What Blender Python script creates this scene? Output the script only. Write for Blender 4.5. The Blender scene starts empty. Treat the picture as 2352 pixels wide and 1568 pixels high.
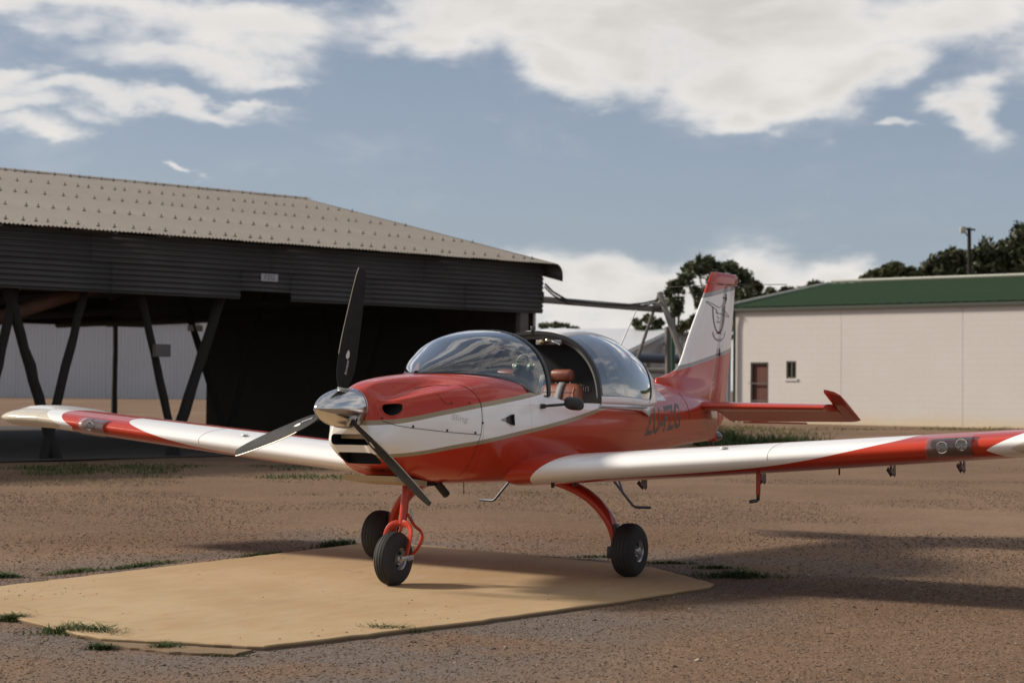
import bpy, bmesh, math, random
import numpy as np
from mathutils import Vector, Matrix
from mathutils.bvhtree import BVHTree

random.seed(4)
RNG = np.random.default_rng(7)
sc = bpy.context.scene
COL = sc.collection

# ------------------------------------------------------------------ camera
CAM_LOC = Vector((10.83763, 6.43655, 1.29966))
YAW, PITCH, ROLL = 3.6714, 0.02768, 0.0086
CAM_F = Vector((math.cos(PITCH) * math.cos(YAW), math.cos(PITCH) * math.sin(YAW), math.sin(PITCH)))
_r = CAM_F.cross(Vector((0, 0, 1))).normalized()
_u = _r.cross(CAM_F)
_r2 = _r * math.cos(ROLL) + _u * math.sin(ROLL)
_u2 = -_r * math.sin(ROLL) + _u * math.cos(ROLL)
cam = bpy.data.cameras.new('camera')
cam_ob = bpy.data.objects.new('camera', cam)
COL.objects.link(cam_ob)
m = Matrix((_r2, _u2, -CAM_F)).transposed().to_4x4()
m.translation = CAM_LOC
cam_ob.matrix_world = m
cam.sensor_width = 36.0
cam.lens = 36.0 * 1.6803
cam.clip_end = 6000
cam.clip_start = 0.1
cam.dof.use_dof = True
cam.dof.focus_distance = 10.9
cam.dof.aperture_fstop = 3.6
sc.camera = cam_ob

# ------------------------------------------------------------------ light
SUN_EL = math.radians(32)
SUN_AZ = Vector((0.34, -0.94, 0)).normalized()
sun = bpy.data.lights.new('sun', 'SUN')
sun.energy = 4.8
sun.angle = math.radians(7)
sun.color = (1.0, 0.90, 0.77)
sun_ob = bpy.data.objects.new('sun', sun)
COL.objects.link(sun_ob)
sdir = SUN_AZ * math.cos(SUN_EL) + Vector((0, 0, math.sin(SUN_EL)))
sun_ob.rotation_euler = sdir.to_track_quat('Z', 'Y').to_euler()
sun_ob.location = (0, -20, 20)

sc.view_settings.view_transform = 'Standard'
sc.view_settings.look = 'None'
sc.view_settings.exposure = 0.0
sc.view_settings.gamma = 1.0
sc.view_settings.use_curve_mapping = False
sc.cycles.max_bounces = 8
sc.cycles.transparent_max_bounces = 16
sc.cycles.use_denoising = True


# ------------------------------------------------------------------ node helpers
class NT:
    """tiny helper round a node tree"""
    def __init__(self, tree):
        self.t = tree
        self.n = tree.nodes
        self.l = tree.links

    def new(self, typ, **kw):
        nd = self.n.new(typ)
        for k, v in kw.items():
            setattr(nd, k, v)
        return nd

    def put(self, sock, v):
        if isinstance(v, bpy.types.NodeSocket):
            self.l.new(v, sock)
        elif v is not None:
            sock.default_value = v

    def math(self, op, a, b=None, c=None, clamp=False):
        nd = self.new('ShaderNodeMath', operation=op)
        nd.use_clamp = clamp
        self.put(nd.inputs[0], a)
        if b is not None:
            self.put(nd.inputs[1], b)
        if c is not None:
            self.put(nd.inputs[2], c)
        return nd.outputs[0]

    def step(self, v, lo, hi):
        nd = self.new('ShaderNodeMapRange', interpolation_type='SMOOTHSTEP')
        self.put(nd.inputs['Value'], v)
        self.put(nd.inputs['From Min'], lo)
        self.put(nd.inputs['From Max'], hi)
        return nd.outputs['Result']

    def mix(self, f, a, b, blend='MIX'):
        nd = self.new('ShaderNodeMix', data_type='RGBA', blend_type=blend)
        self.put(nd.inputs[0], f)
        self.put(nd.inputs[6], a if not isinstance(a, tuple) else (*a[:3], 1))
        self.put(nd.inputs[7], b if not isinstance(b, tuple) else (*b[:3], 1))
        return nd.outputs[2]

    def noise(self, vec, scale, detail=4, rough=0.55, out='Fac', **kw):
        nd = self.new('ShaderNodeTexNoise')
        if vec is not None:
            self.l.new(vec, nd.inputs['Vector'])
        nd.inputs['Scale'].default_value = scale
        nd.inputs['Detail'].default_value = detail
        nd.inputs['Roughness'].default_value = rough
        for k, v in kw.items():
            nd.inputs[k].default_value = v
        return nd.outputs[out]

    def obj(self):
        return self.new('ShaderNodeTexCoord').outputs['Object']

    def xyz(self, vec):
        nd = self.new('ShaderNodeSeparateXYZ')
        self.l.new(vec, nd.inputs[0])
        return nd.outputs

    def scale(self, vec, s):
        nd = self.new('ShaderNodeMapping')
        self.l.new(vec, nd.inputs['Vector'])
        nd.inputs['Scale'].default_value = s
        return nd.outputs[0]

    def curve(self, v, pts, lo, hi, vlo, vhi):
        """piecewise curve: v in [lo,hi] -> value; pts are (v, value)"""
        mr = self.new('ShaderNodeMapRange')
        self.put(mr.inputs['Value'], v)
        mr.inputs['From Min'].default_value = lo
        mr.inputs['From Max'].default_value = hi
        fc = self.new('ShaderNodeFloatCurve')
        self.l.new(mr.outputs[0], fc.inputs['Value'])
        c = fc.mapping.curves[0]
        pts = [((a - lo) / (hi - lo), (b - vlo) / (vhi - vlo)) for a, b in sorted(pts)]
        c.points[0].location = pts[0]
        c.points[1].location = pts[-1]
        for p in pts[1:-1]:
            c.points.new(*p)
        fc.mapping.update()
        return self.math('MULTIPLY_ADD', fc.outputs[0], vhi - vlo, vlo)

    def bump(self, h, strength=0.3, dist=0.01):
        nd = self.new('ShaderNodeBump')
        nd.inputs['Strength'].default_value = strength
        nd.inputs['Distance'].default_value = dist
        self.l.new(h, nd.inputs['Height'])
        return nd.outputs[0]


def new_mat(name):
    mt = bpy.data.materials.new(name)
    mt.use_nodes = True
    nt = NT(mt.node_tree)
    b = mt.node_tree.nodes['Principled BSDF']
    return mt, nt, b


def setp(nt, b, **kw):
    names = dict(color='Base Color', rough='Roughness', metal='Metallic', coat='Coat Weight', coat_rough='Coat Roughness',
                 normal='Normal', spec='Specular IOR Level', sheen='Sheen Weight')
    for k, v in kw.items():
        s = b.inputs[names[k]]
        if k == 'color' and isinstance(v, tuple):
            v = (*v[:3], 1)
        nt.put(s, v)


MATS = {}


def simple(name, color, rough=0.5, metal=0.0, coat=0.0, var=0.15, vscale=6.0, bump=0.0, bscale=60.0, spec=0.5):
    """a plain surface with a little procedural wear in colour, gloss and relief"""
    if name in MATS:
        return MATS[name]
    mt, nt, b = new_mat(name)
    o = nt.obj()
    n = nt.noise(o, vscale, 5)
    dark = tuple(c * (1 - var) for c in color)
    lite = tuple(min(1, c * (1 + var)) for c in color)
    setp(nt, b, color=nt.mix(n, dark, lite), metal=metal, coat=coat, spec=spec)
    r = nt.math('MULTIPLY_ADD', n, 0.16, max(0.0, rough - 0.08))
    setp(nt, b, rough=r)
    if coat:
        b.inputs['Coat Roughness'].default_value = 0.04
    if bump:
        setp(nt, b, normal=nt.bump(nt.noise(o, bscale, 4), bump, 0.01))
    MATS[name] = mt
    return mt


# ------------------------------------------------------------------ sky (world)
def ray_dir(u, v):
    """direction seen at a spot of the photograph (2352 wide), used to lay the cloud banks out over the sky"""
    W, H, f = 2352.0, 1568.0, 1.6803
    return (CAM_F + _r2 * ((u - W / 2) / (W * f)) - _u2 * ((v - H / 2) / (W * f))).normalized()


def azel(u, v):
    d = ray_dir(u, v)
    return math.atan2(d.y, d.x) % (2 * math.pi), math.asin(d.z)


world = bpy.data.worlds.new('World')
sc.world = world
world.use_nodes = True
w = NT(world.node_tree)
bg = world.node_tree.nodes['Background']
sky = w.new('ShaderNodeTexSky', sky_type='NISHITA')
sky.sun_disc = False
sky.sun_elevation = SUN_EL
sky.sun_rotation = math.atan2(SUN_AZ.x, SUN_AZ.y)
sky.altitude = 100
sky.air_density = 1.0
sky.dust_density = 2.2
sky.ozone_density = 1.6
gen = w.new('ShaderNodeTexCoord').outputs['Generated']
nrm = w.new('ShaderNodeVectorMath', operation='NORMALIZE')
w.l.new(gen, nrm.inputs[0])
D = nrm.outputs[0]
dx, dy, dz = w.xyz(D)
az = w.math('ARCTAN2', dy, dx)
az = w.math('MODULO', w.math('ADD', az, 4 * math.pi), 2 * math.pi)
el = w.math('ARCSINE', dz)
# wind-drawn noise: stretched horizontally, tilted a little
cn = w.new('ShaderNodeCombineXYZ')
w.put(cn.inputs[0], az)
w.put(cn.inputs[1], w.math('MULTIPLY', el, 2.0))
w.put(cn.inputs[2], w.math('MULTIPLY', dz, 0.6))
n1 = w.noise(cn.outputs[0], 11.0, 10, 0.60, Distortion=0.35)
n2 = w.noise(cn.outputs[0], 34.0, 6, 0.6)
n3 = w.noise(cn.outputs[0], 2.6, 3, 0.5)
wr = w.xyz(w.noise(cn.outputs[0], 8.0, 5, 0.55, out='Color'))
azw = w.math('MULTIPLY_ADD', w.math('SUBTRACT', wr[0], 0.5), 0.16, az)
elw = w.math('MULTIPLY_ADD', w.math('SUBTRACT', wr[1], 0.5), 0.075, el)
edge = w.math('ADD', w.math('MULTIPLY', w.math('SUBTRACT', n1, 0.5), 1.7), w.math('MULTIPLY', w.math('SUBTRACT', n2, 0.5), 0.35))
# (u, v, half width, half height, weight) of the cloud banks
BANKS = [(1100, 30, 300, 95, 1.0), (1400, 60, 350, 110, 1.1), (1250, 175, 120, 60, .95), (1420, 140, 200, 80, 1.0), (1700, 60, 400, 130, 1.1), (1690, 190, 240, 80, 1.0),
         (1720, 272, 140, 40, .95), (1860, 220, 170, 58, 1.0), (1995, 175, 140, 80, .95), (2110, 60, 200, 75, .9), (960, 100, 140, 55, .9), (880, 45, 110, 60, .8), (2290, 20, 120, 45, .55),
         (110, 15, 240, 55, .85), (210, 85, 140, 30, .6), (520, 50, 330, 70, .85), (480, 140, 260, 46, .8), (660, 178, 120, 18, .7), (140, 190, 105, 36, .85), (330, 228, 320, 28, .85),
         (110, 245, 190, 30, .85), (60, 290, 120, 30, .8), (620, 105, 170, 40, .7), (560, 222, 110, 16, .7),
         (2320, 240, 110, 66, 1.05), (2112, 272, 42, 18, .7), (335, 418, 26, 9, .7), (1940, 340, 30, 16, .3),
         (1200, 640, 120, 85, 1.0), (1320, 640, 110, 80, 1.0), (1480, 690, 220, 90, 1.0), (1640, 640, 130, 88, 1.0), (1800, 680, 160, 85, .95),
         (1900, 620, 110, 50, 1.0), (2030, 650, 80, 40, .65), (1560, 800, 700, 90, .9),
         (-300, 120, 260, 120, .9), (-700, 500, 300, 120, .9), (2700, 60, 350, 130, .9), (3100, 560, 400, 90, .9), (1200, -400, 800, 160, .9), (-200, -600, 600, 180, .9), (2600, -500, 500, 160, .9)]
tot = None
for (u_, v_, a_, b_, wt) in BANKS:
    a0, e0 = azel(u_, v_)
    sa = a_ / (2352 * 1.6803) / max(0.3, math.cos(e0))
    sb = b_ / (2352 * 1.6803)
    p = w.math('DIVIDE', w.math('SUBTRACT', azw, a0), sa)
    q = w.math('DIVIDE', w.math('SUBTRACT', elw, e0), sb)
    r2 = w.math('ADD', w.math('MULTIPLY', p, p), w.math('MULTIPLY', q, q))
    g = w.math('MULTIPLY', w.math('POWER', 2.718, w.math('MULTIPLY', r2, -0.9)), wt * 1.25)
    tot = g if tot is None else w.math('SMOOTH_MAX', tot, g, 0.35)
# the rest of the sky carries the same broken cloud
away = w.step(w.math('ABSOLUTE', w.math('SUBTRACT', az, YAW)), 0.55, 0.9)
high = w.step(el, 0.55, 0.8)
rest = w.math('MULTIPLY', w.math('MAXIMUM', away, high), w.math('MULTIPLY', w.step(n3, 0.36, 0.58), 0.9))
tot = w.math('MAXIMUM', tot, rest)
dens = w.math('ADD', w.math('SUBTRACT', tot, 0.50), edge)
alpha = w.math('MULTIPLY', w.step(dens, -0.28, 0.62), w.step(tot, 0.12, 0.55))
core = w.step(dens, 0.15, 1.0)
shade = w.math('MULTIPLY', core, w.math('MULTIPLY_ADD', w.step(n1, 0.40, 0.66), -0.6, 1.0))
ccol = w.mix(shade, (9.3, 8.9, 8.45), (6.0, 5.7, 5.4))
haze = w.mix(w.step(el, 0.32, -0.02), (2.5, 2.98, 3.95), (4.1, 4.75, 5.75))
skyc = w.mix(0.62, sky.outputs[0], haze)
final = w.mix(w.math('MULTIPLY', alpha, 0.93), skyc, ccol)
w.l.new(final, bg.inputs['Color'])
bg.inputs['Strength'].default_value = 0.10
world.cycles.sampling_method = 'MANUAL'
world.cycles.sample_map_resolution = 1024


# ------------------------------------------------------------------ object helpers
def mesh_obj(name, verts, faces, mat=None, parent=None, smooth=False, mats=None, fmat=None):
    me = bpy.data.meshes.new(name)
    me.from_pydata([tuple(v) for v in verts], [], [tuple(f) for f in faces])
    me.update()
    for mm in (mats or ([mat] if mat else [])):
        me.materials.append(mm)
    if fmat is not None:
        me.polygons.foreach_set('material_index', fmat)
    if smooth:
        me.polygons.foreach_set('use_smooth', [True] * len(me.polygons))
        if smooth != 'all':
            try:
                me.set_sharp_from_angle(angle=math.radians(38))
            except Exception:
                pass
    o = bpy.data.objects.new(name, me)
    COL.objects.link(o)
    if parent:
        o.parent = parent
    return o


def big_mesh(name, V, Fq, mat, parent=None, smooth=False):
    """numpy verts (n,3), faces (m,k) -> object"""
    me = bpy.data.meshes.new(name)
    V = np.asarray(V, np.float32)
    Fq = np.asarray(Fq, np.int32)
    k = Fq.shape[1]
    me.vertices.add(len(V))
    me.vertices.foreach_set('co', V.ravel())
    me.loops.add(Fq.size)
    me.loops.foreach_set('vertex_index', Fq.ravel())
    me.polygons.add(len(Fq))
    me.polygons.foreach_set('loop_start', np.arange(0, Fq.size, k, dtype=np.int32))
    me.polygons.foreach_set('loop_total', np.full(len(Fq), k, np.int32))
    if smooth:
        me.polygons.foreach_set('use_smooth', np.ones(len(Fq), bool))
    me.update(calc_edges=True)
    me.validate()
    me.materials.append(mat)
    o = bpy.data.objects.new(name, me)
    COL.objects.link(o)
    if parent:
        o.parent = parent
    return o


def empty(name, loc=(0, 0, 0), parent=None):
    o = bpy.data.objects.new(name, None)
    o.empty_display_size = 0.2
    o.location = loc
    COL.objects.link(o)
    if parent:
        o.parent = parent
    return o


def tag(o, label=None, cat=None, group=None, kind=None):
    if label:
        o['label'] = label
    if cat:
        o['category'] = cat
    if group:
        o['group'] = group
    if kind:
        o['kind'] = kind
    return o


class MB:
    """collects shapes into one mesh"""
    def __init__(self):
        self.v, self.f = [], []

    def add(self, vs, fs):
        k = len(self.v)
        self.v += [tuple(a) for a in vs]
        self.f += [tuple(i + k for i in f) for f in fs]
        return self

    def box(self, c, s, rot=None, bev=0.0):
        c = Vector(c)
        hx, hy, hz = s[0] / 2, s[1] / 2, s[2] / 2
        if bev <= 0:
            vs = [Vector((x * hx, y * hy, z * hz)) for x in (-1, 1) for y in (-1, 1) for z in (-1, 1)]
            fs = [(0, 1, 3, 2), (4, 6, 7, 5), (0, 4, 5, 1), (2, 3, 7, 6), (0, 2, 6, 4), (1, 5, 7, 3)]
        else:
            bm = bmesh.new()
            bmesh.ops.create_cube(bm, size=1)
            for vv in bm.verts:
                vv.co = Vector((vv.co.x * s[0], vv.co.y * s[1], vv.co.z * s[2]))
            bmesh.ops.bevel(bm, geom=list(bm.edges), offset=bev, segments=2, affect='EDGES', profile=0.5)
            bm.verts.index_update()
            vs = [vv.co.copy() for vv in bm.verts]
            fs = [tuple(x.index for x in ff.verts) for ff in bm.faces]
            bm.free()
        if rot is not None:
            vs = [rot @ p for p in vs]
        return self.add([p + c for p in vs], fs)

    def tube(self, pts, r, n=10, caps=True, flat=None):
        """round bar through points; r number or list; flat=(a,b) squashes the section"""
        pts = [Vector(p) for p in pts]
        rs = r if isinstance(r, (list, tuple)) else [r] * len(pts)
        up = Vector((0, 0, 1))
        vs, fs = [], []
        prev = None
        for i, p in enumerate(pts):
            t = (pts[min(i + 1, len(pts) - 1)] - pts[max(i - 1, 0)]).normalized()
            if prev is None:
                a = t.cross(up)
                if a.length < 1e-3:
                    a = t.cross(Vector((1, 0, 0)))
                a.normalize()
            else:
                a = (prev - t * prev.dot(t)).normalized()
            prev = a
            b = t.cross(a)
            for j in range(n):
                th = 2 * math.pi * j / n
                ca, sa_ = math.cos(th), math.sin(th)
                if flat:
                    ca, sa_ = ca * flat[0], sa_ * flat[1]
                vs.append(p + (a * ca + b * sa_) * rs[i])
        for i in range(len(pts) - 1):
            for j in range(n):
                j2 = (j + 1) % n
                fs.append((i * n + j, i * n + j2, (i + 1) * n + j2, (i + 1) * n + j))
        if caps:
            fs.append(tuple(reversed(range(n))))
            fs.append(tuple((len(pts) - 1) * n + j for j in range(n)))
        return self.add(vs, fs)

    def lathe(self, prof, center, axis='x', n=40):
        """prof: list of (a, r) along the axis; closed when r=0 at ends"""
        vs, fs = [], []
        c = Vector(center)
        for a, r in prof:
            for j in range(n):
                th = 2 * math.pi * j / n
                p, q = r * math.cos(th), r * math.sin(th)
                vs.append(c + (Vector((a, p, q)) if axis == 'x' else Vector((p, a, q)) if axis == 'y' else Vector((p, q, a))))
        for i in range(len(prof) - 1):
            for j in range(n):
                j2 = (j + 1) % n
                fs.append((i * n + j, i * n + j2, (i + 1) * n + j2, (i + 1) * n + j))
        return self.add(vs, fs)

    def prism(self, poly, a0, a1, axis='y'):
        """extrude a polygon given in the two other axes"""
        n = len(poly)
        def P(p, a):
            return (p[0], a, p[1]) if axis == 'y' else (a, p[0], p[1]) if axis == 'x' else (p[0], p[1], a)
        vs = [P(p, a0) for p in poly] + [P(p, a1) for p in poly]
        fs = [tuple(range(n)), tuple(reversed(range(n, 2 * n)))]
        fs += [(i, i + n, (i + 1) % n + n, (i + 1) % n) for i in range(n)]
        return self.add(vs, fs)

    def grid(self, rows, close=False):
        m_ = len(rows[0])
        vs = [p for r in rows for p in r]
        fs = []
        for i in range(len(rows) - 1):
            for j in range(m_ if close else m_ - 1):
                j2 = (j + 1) % m_
                fs.append((i * m_ + j, i * m_ + j2, (i + 1) * m_ + j2, (i + 1) * m_ + j))
        return self.add(vs, fs)

    def obj(self, name, mat, parent=None, smooth=True):
        o = mesh_obj(name, self.v, self.f, mat, parent, False)
        bm = bmesh.new()
        bm.from_mesh(o.data)
        bmesh.ops.recalc_face_normals(bm, faces=bm.faces)
        bm.to_mesh(o.data)
        bm.free()
        if smooth:
            o.data.polygons.foreach_set('use_smooth', [True] * len(o.data.polygons))
            if smooth != 'all':
                o.data.set_sharp_from_angle(angle=math.radians(38))
        return o


def catmull(xs, ys, t):
    """smooth interpolation of rows ys (n,...) at positions xs -> at t (monotone xs)"""
    xs = np.asarray(xs, float)
    ys = np.asarray(ys, float)
    if xs[0] > xs[-1]:
        xs, ys = xs[::-1], ys[::-1]
    t = np.clip(t, xs[0], xs[-1])
    i = int(np.clip(np.searchsorted(xs, t) - 1, 0, len(xs) - 2))
    h = xs[i + 1] - xs[i]
    s = (t - xs[i]) / h
    def tan(k):
        if k == 0:
            return (ys[1] - ys[0]) / (xs[1] - xs[0])
        if k == len(xs) - 1:
            return (ys[-1] - ys[-2]) / (xs[-1] - xs[-2])
        return (ys[k + 1] - ys[k - 1]) / (xs[k + 1] - xs[k - 1])
    m0, m1 = tan(i) * h, tan(i + 1) * h
    return (2 * s**3 - 3 * s**2 + 1) * ys[i] + (s**3 - 2 * s**2 + s) * m0 + (-2 * s**3 + 3 * s**2) * ys[i + 1] + (s**3 - s**2) * m1


def resample(pts, n):
    """smooth curve through control points, n samples"""
    k = np.arange(len(pts))
    return [catmull(k, pts, t) for t in np.linspace(0, len(pts) - 1, n)]


def jitter_tube(a, b, r, n=9, k=10, wob=0.02, seed=0):
    rr = random.Random(seed)
    a, b = Vector(a), Vector(b)
    return [(a.lerp(b, i / k) + Vector((rr.uniform(-wob, wob), rr.uniform(-wob, wob), 0))) for i in range(k + 1)]


# ------------------------------------------------------------------ ground
def tz(x, y):
    """height of the land: flat round the pad, rising gently away from the camera"""
    s = (np.asarray(x) - CAM_LOC.x) * CAM_F.x + (np.asarray(y) - CAM_LOC.y) * CAM_F.y
    r = 4.0 * np.log1p(np.exp(np.clip((s - 16) / 4.0, -30, 60)))
    far = 134 * (1 - np.exp(-np.maximum(r, 0) / 134.0))
    return -0.03 + 0.0068 * np.minimum(far, 105) * 1.0


def P_at(u, v, d):
    """point seen at (u, v) of the photograph at depth d"""
    r = ray_dir(u, v)
    return CAM_LOC + r * (d / r.dot(CAM_F))


def ground_material():
    mt, nt, b = new_mat('gravel_soil')
    o = nt.obj()
    big = nt.noise(nt.scale(o, (1, 1, 1)), 0.30, 6, 0.62)
    mid = nt.noise(o, 2.6, 6, 0.65)
    fine = nt.noise(o, 55, 5, 0.7)
    vor = nt.new('ShaderNodeTexVoronoi')
    nt.l.new(o, vor.inputs['Vector'])
    vor.inputs['Scale'].default_value = 75
    vor2 = nt.new('ShaderNodeTexVoronoi')
    nt.l.new(o, vor2.inputs['Vector'])
    vor2.inputs['Scale'].default_value = 24
    c = nt.mix(nt.step(big, 0.36, 0.66), (0.118, 0.071, 0.043), (0.175, 0.111, 0.069))
    c = nt.mix(nt.math('MULTIPLY', nt.step(mid, 0.45, 0.75), 0.55), c, (0.115, 0.080, 0.058))
    pt = nt.noise(nt.scale(o, (1, 1.6, 1)), 0.11, 4, 0.6)
    c = nt.mix(nt.math('MULTIPLY', nt.step(pt, 0.5, 0.68), 0.5), c, (0.26, 0.175, 0.115))
    # every stone its own tint
    hsv = nt.xyz(vor.outputs['Color'])
    c = nt.mix(nt.math('MULTIPLY', nt.step(hsv[0], 0.55, 1.0), 0.65), c, (0.30, 0.205, 0.14))
    c = nt.mix(nt.math('MULTIPLY', nt.step(hsv[1], 0.65, 1.0), 0.45), c, (0.06, 0.043, 0.034))
    h2 = nt.xyz(vor2.outputs['Color'])
    c = nt.mix(nt.math('MULTIPLY', nt.step(h2[0], 0.7, 1.0), 0.4), c, (0.12, 0.077, 0.05))
    # grey crushed stone lies in a band round the slab
    p = nt.xyz(o)
    px = nt.math('SUBTRACT', nt.math('ABSOLUTE', nt.math('SUBTRACT', p[0], 1.5)), 2.6)
    py = nt.math('SUBTRACT', nt.math('ABSOLUTE', nt.math('SUBTRACT', p[1], -0.2)), 1.9)
    dd = nt.math('MAXIMUM', px, py)
    ring = nt.math('MULTIPLY', nt.step(dd, 1.5, 0.1), nt.step(nt.noise(o, 0.9, 4), 0.36, 0.56))
    c = nt.mix(nt.math('MULTIPLY', ring, 0.85), c, nt.mix(hsv[2], (0.07, 0.063, 0.06), (0.17, 0.148, 0.135)))
    c = nt.mix(nt.math('MULTIPLY', nt.step(fine, 0.35, 0.7), 0.25), c, (0.24, 0.155, 0.10))
    setp(nt, b, color=c, rough=0.95, spec=0.15)
    h = nt.math('ADD', nt.math('MULTIPLY', vor.outputs['Distance'], -0.8), nt.math('MULTIPLY', mid, 1.2))
    setp(nt, b, normal=nt.bump(h, 0.25, 0.006))
    return mt


# one sheet in rings round the aircraft: fine near, coarse far
rad = np.concatenate([np.linspace(0.0, 30, 76), np.geomspace(31, 4000, 70)])
nth = 192
th = np.linspace(0, 2 * math.pi, nth, endpoint=False)
gx = 2.0 + rad[:, None] * np.cos(th)[None]
gy = 0.5 + rad[:, None] * np.sin(th)[None]
gz = tz(gx, gy)
wob = (np.sin(gx * 0.9 + 1.3) * np.sin(gy * 0.7) * 0.012 + np.sin(gx * 2.3) * np.sin(gy * 1.9 + .5) * 0.006) * np.clip((np.hypot(gx - 1.5, gy) - 4.5) / 3, 0, 1)
gz = gz + wob * (rad[:, None] < 200)
V = np.stack([gx, gy, gz], -1).reshape(-1, 3)
ii, jj = np.meshgrid(np.arange(len(rad) - 1), np.arange(nth), indexing='ij')
j2 = (jj + 1) % nth
Fq = np.stack([ii * nth + jj, (ii + 1) * nth + jj, (ii + 1) * nth + j2, ii * nth + j2], -1).reshape(-1, 4)
ground = big_mesh('ground', V, Fq, ground_material(), smooth=True)
tag(ground, 'brown gravel and bare soil of the airfield', kind='structure')


# ------------------------------------------------------------------ concrete slab
def pad_material():
    mt, nt, b = new_mat('tan_concrete')
    o = nt.obj()
    n1 = nt.noise(nt.scale(o, (1, 1, 1)), 0.9, 7, 0.6)
    n2 = nt.noise(nt.scale(o, (1.0, 3.0, 1)), 3.4, 6, 0.65)
    n3 = nt.noise(o, 40, 5, 0.7)
    c = nt.mix(nt.step(n1, 0.3, 0.7), (0.35, 0.238, 0.126), (0.415, 0.298, 0.172))
    c = nt.mix(nt.math('MULTIPLY', nt.step(n2, 0.5, 0.72), 0.5), c, (0.355, 0.21, 0.105))
    c = nt.mix(nt.math('MULTIPLY', nt.step(n2, 0.46, 0.25), 0.45), c, (0.44, 0.355, 0.25))
    c = nt.mix(nt.math('MULTIPLY', nt.step(n3, 0.58, 0.8), 0.35), c, (0.33, 0.22, 0.13))
    st = nt.noise(o, 1.7, 5, 0.6)
    c = nt.mix(nt.math('MULTIPLY', nt.step(st, 0.62, 0.75), 0.35), c, (0.40, 0.33, 0.28))
    # hair cracks, tyre smudges and damp stains
    wv_ = nt.new('ShaderNodeVectorMath', operation='ADD')
    nt.l.new(o, wv_.inputs[0])
    nz_ = nt.new('ShaderNodeVectorMath', operation='SCALE')
    nt.l.new(nt.noise(o, 2.2, 5, out='Color'), nz_.inputs[0])
    nz_.inputs['Scale'].default_value = .5
    nt.l.new(nz_.outputs[0], wv_.inputs[1])
    vc = nt.new('ShaderNodeTexVoronoi', feature='DISTANCE_TO_EDGE')
    nt.l.new(wv_.outputs[0], vc.inputs['Vector'])
    vc.inputs['Scale'].default_value = .42
    crack = nt.math('MULTIPLY', nt.step(vc.outputs['Distance'], .0035, .0008), nt.step(nt.noise(o, .8, 3), .50, .60))
    c = nt.mix(nt.math('MULTIPLY', crack, .65), c, (.16, .11, .075))
    sm_ = nt.math('MULTIPLY', nt.step(nt.noise(nt.scale(o, (.5, 5, 1)), 1.1, 5, .6), .58, .74), .30)
    c = nt.mix(sm_, c, (.24, .175, .12))
    # soil washed over the edges
    p = nt.xyz(o)
    ex = nt.math('SUBTRACT', 1.0, nt.step(p[2], -0.016, -0.003))
    c = nt.mix(nt.math('MULTIPLY', ex, 0.85), c, (0.10, 0.065, 0.042))
    setp(nt, b, color=c, rough=0.88, spec=0.25)
    h = nt.math('ADD', nt.math('MULTIPLY', n3, 0.5), nt.math('MULTIPLY', n2, 0.7))
    setp(nt, b, normal=nt.bump(h, 0.35, 0.012))
    return mt


PADM = pad_material()


def slab(name, poly, top, thick, seg=0.09, rag=0.012, seed=1, parent=None):
    rr = random.Random(seed)
    pts = []
    n = len(poly)
    for i in range(n):
        a, b = Vector(poly[i]), Vector(poly[(i + 1) % n])
        k = max(1, int((b - a).length / seg))
        nrm_ = Vector((-(b - a).y, (b - a).x)).normalized()
        for j in range(k):
            q = a.lerp(b, j / k) + nrm_ * rr.uniform(-rag, rag)
            pts.append(q)
    N = len(pts)
    cx = sum(p.x for p in pts) / N
    cy = sum(p.y for p in pts) / N
    vs, fs = [], []
    ins = []
    for p in pts:
        dd = (Vector((cx, cy)) - p).normalized()
        ins.append(p + dd * (0.003 + rr.random() * 0.004))
    vs += [(p.x, p.y, top) for p in ins]
    vs += [(p.x, p.y, top - 0.003 - rr.random() * 0.004) for p in pts]
    vs += [(p.x, p.y, top - thick) for p in pts]
    vs.append((cx, cy, top))
    fs += [(i, (i + 1) % N, 3 * N) for i in range(N)]
    for k in (0, 1):
        fs += [(k * N + i, (k + 1) * N + i, (k + 1) * N + (i + 1) % N, k * N + (i + 1) % N) for i in range(N)]
    return mesh_obj(name, vs, fs, PADM, parent)


PAD = [(-1.14, -1.93), (2.87, -2.06), (3.42, -2.02), (3.79, -1.08), (4.03, -.45), (4.20, .10), (3.96, .98), (2.6, 1.36), (1.06, 1.67), (.25, 1.76), (.08, 1.74), (-.30, 1.32), (-.66, .93), (-1.17, -1.37)]
pad = slab('concrete_slab', PAD, 0.0, 0.12)
tag(pad, 'tan concrete parking slab under the aeroplane', kind='structure')
chip = slab('concrete_fragment', [(4.02, .96), (4.225, .14), (4.30, .30), (4.30, .66), (4.19, .98)], -0.012, 0.09, 0.05, 0.01, 5)
tag(chip, 'broken off corner strip of the concrete slab nearest the camera', kind='structure')


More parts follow.
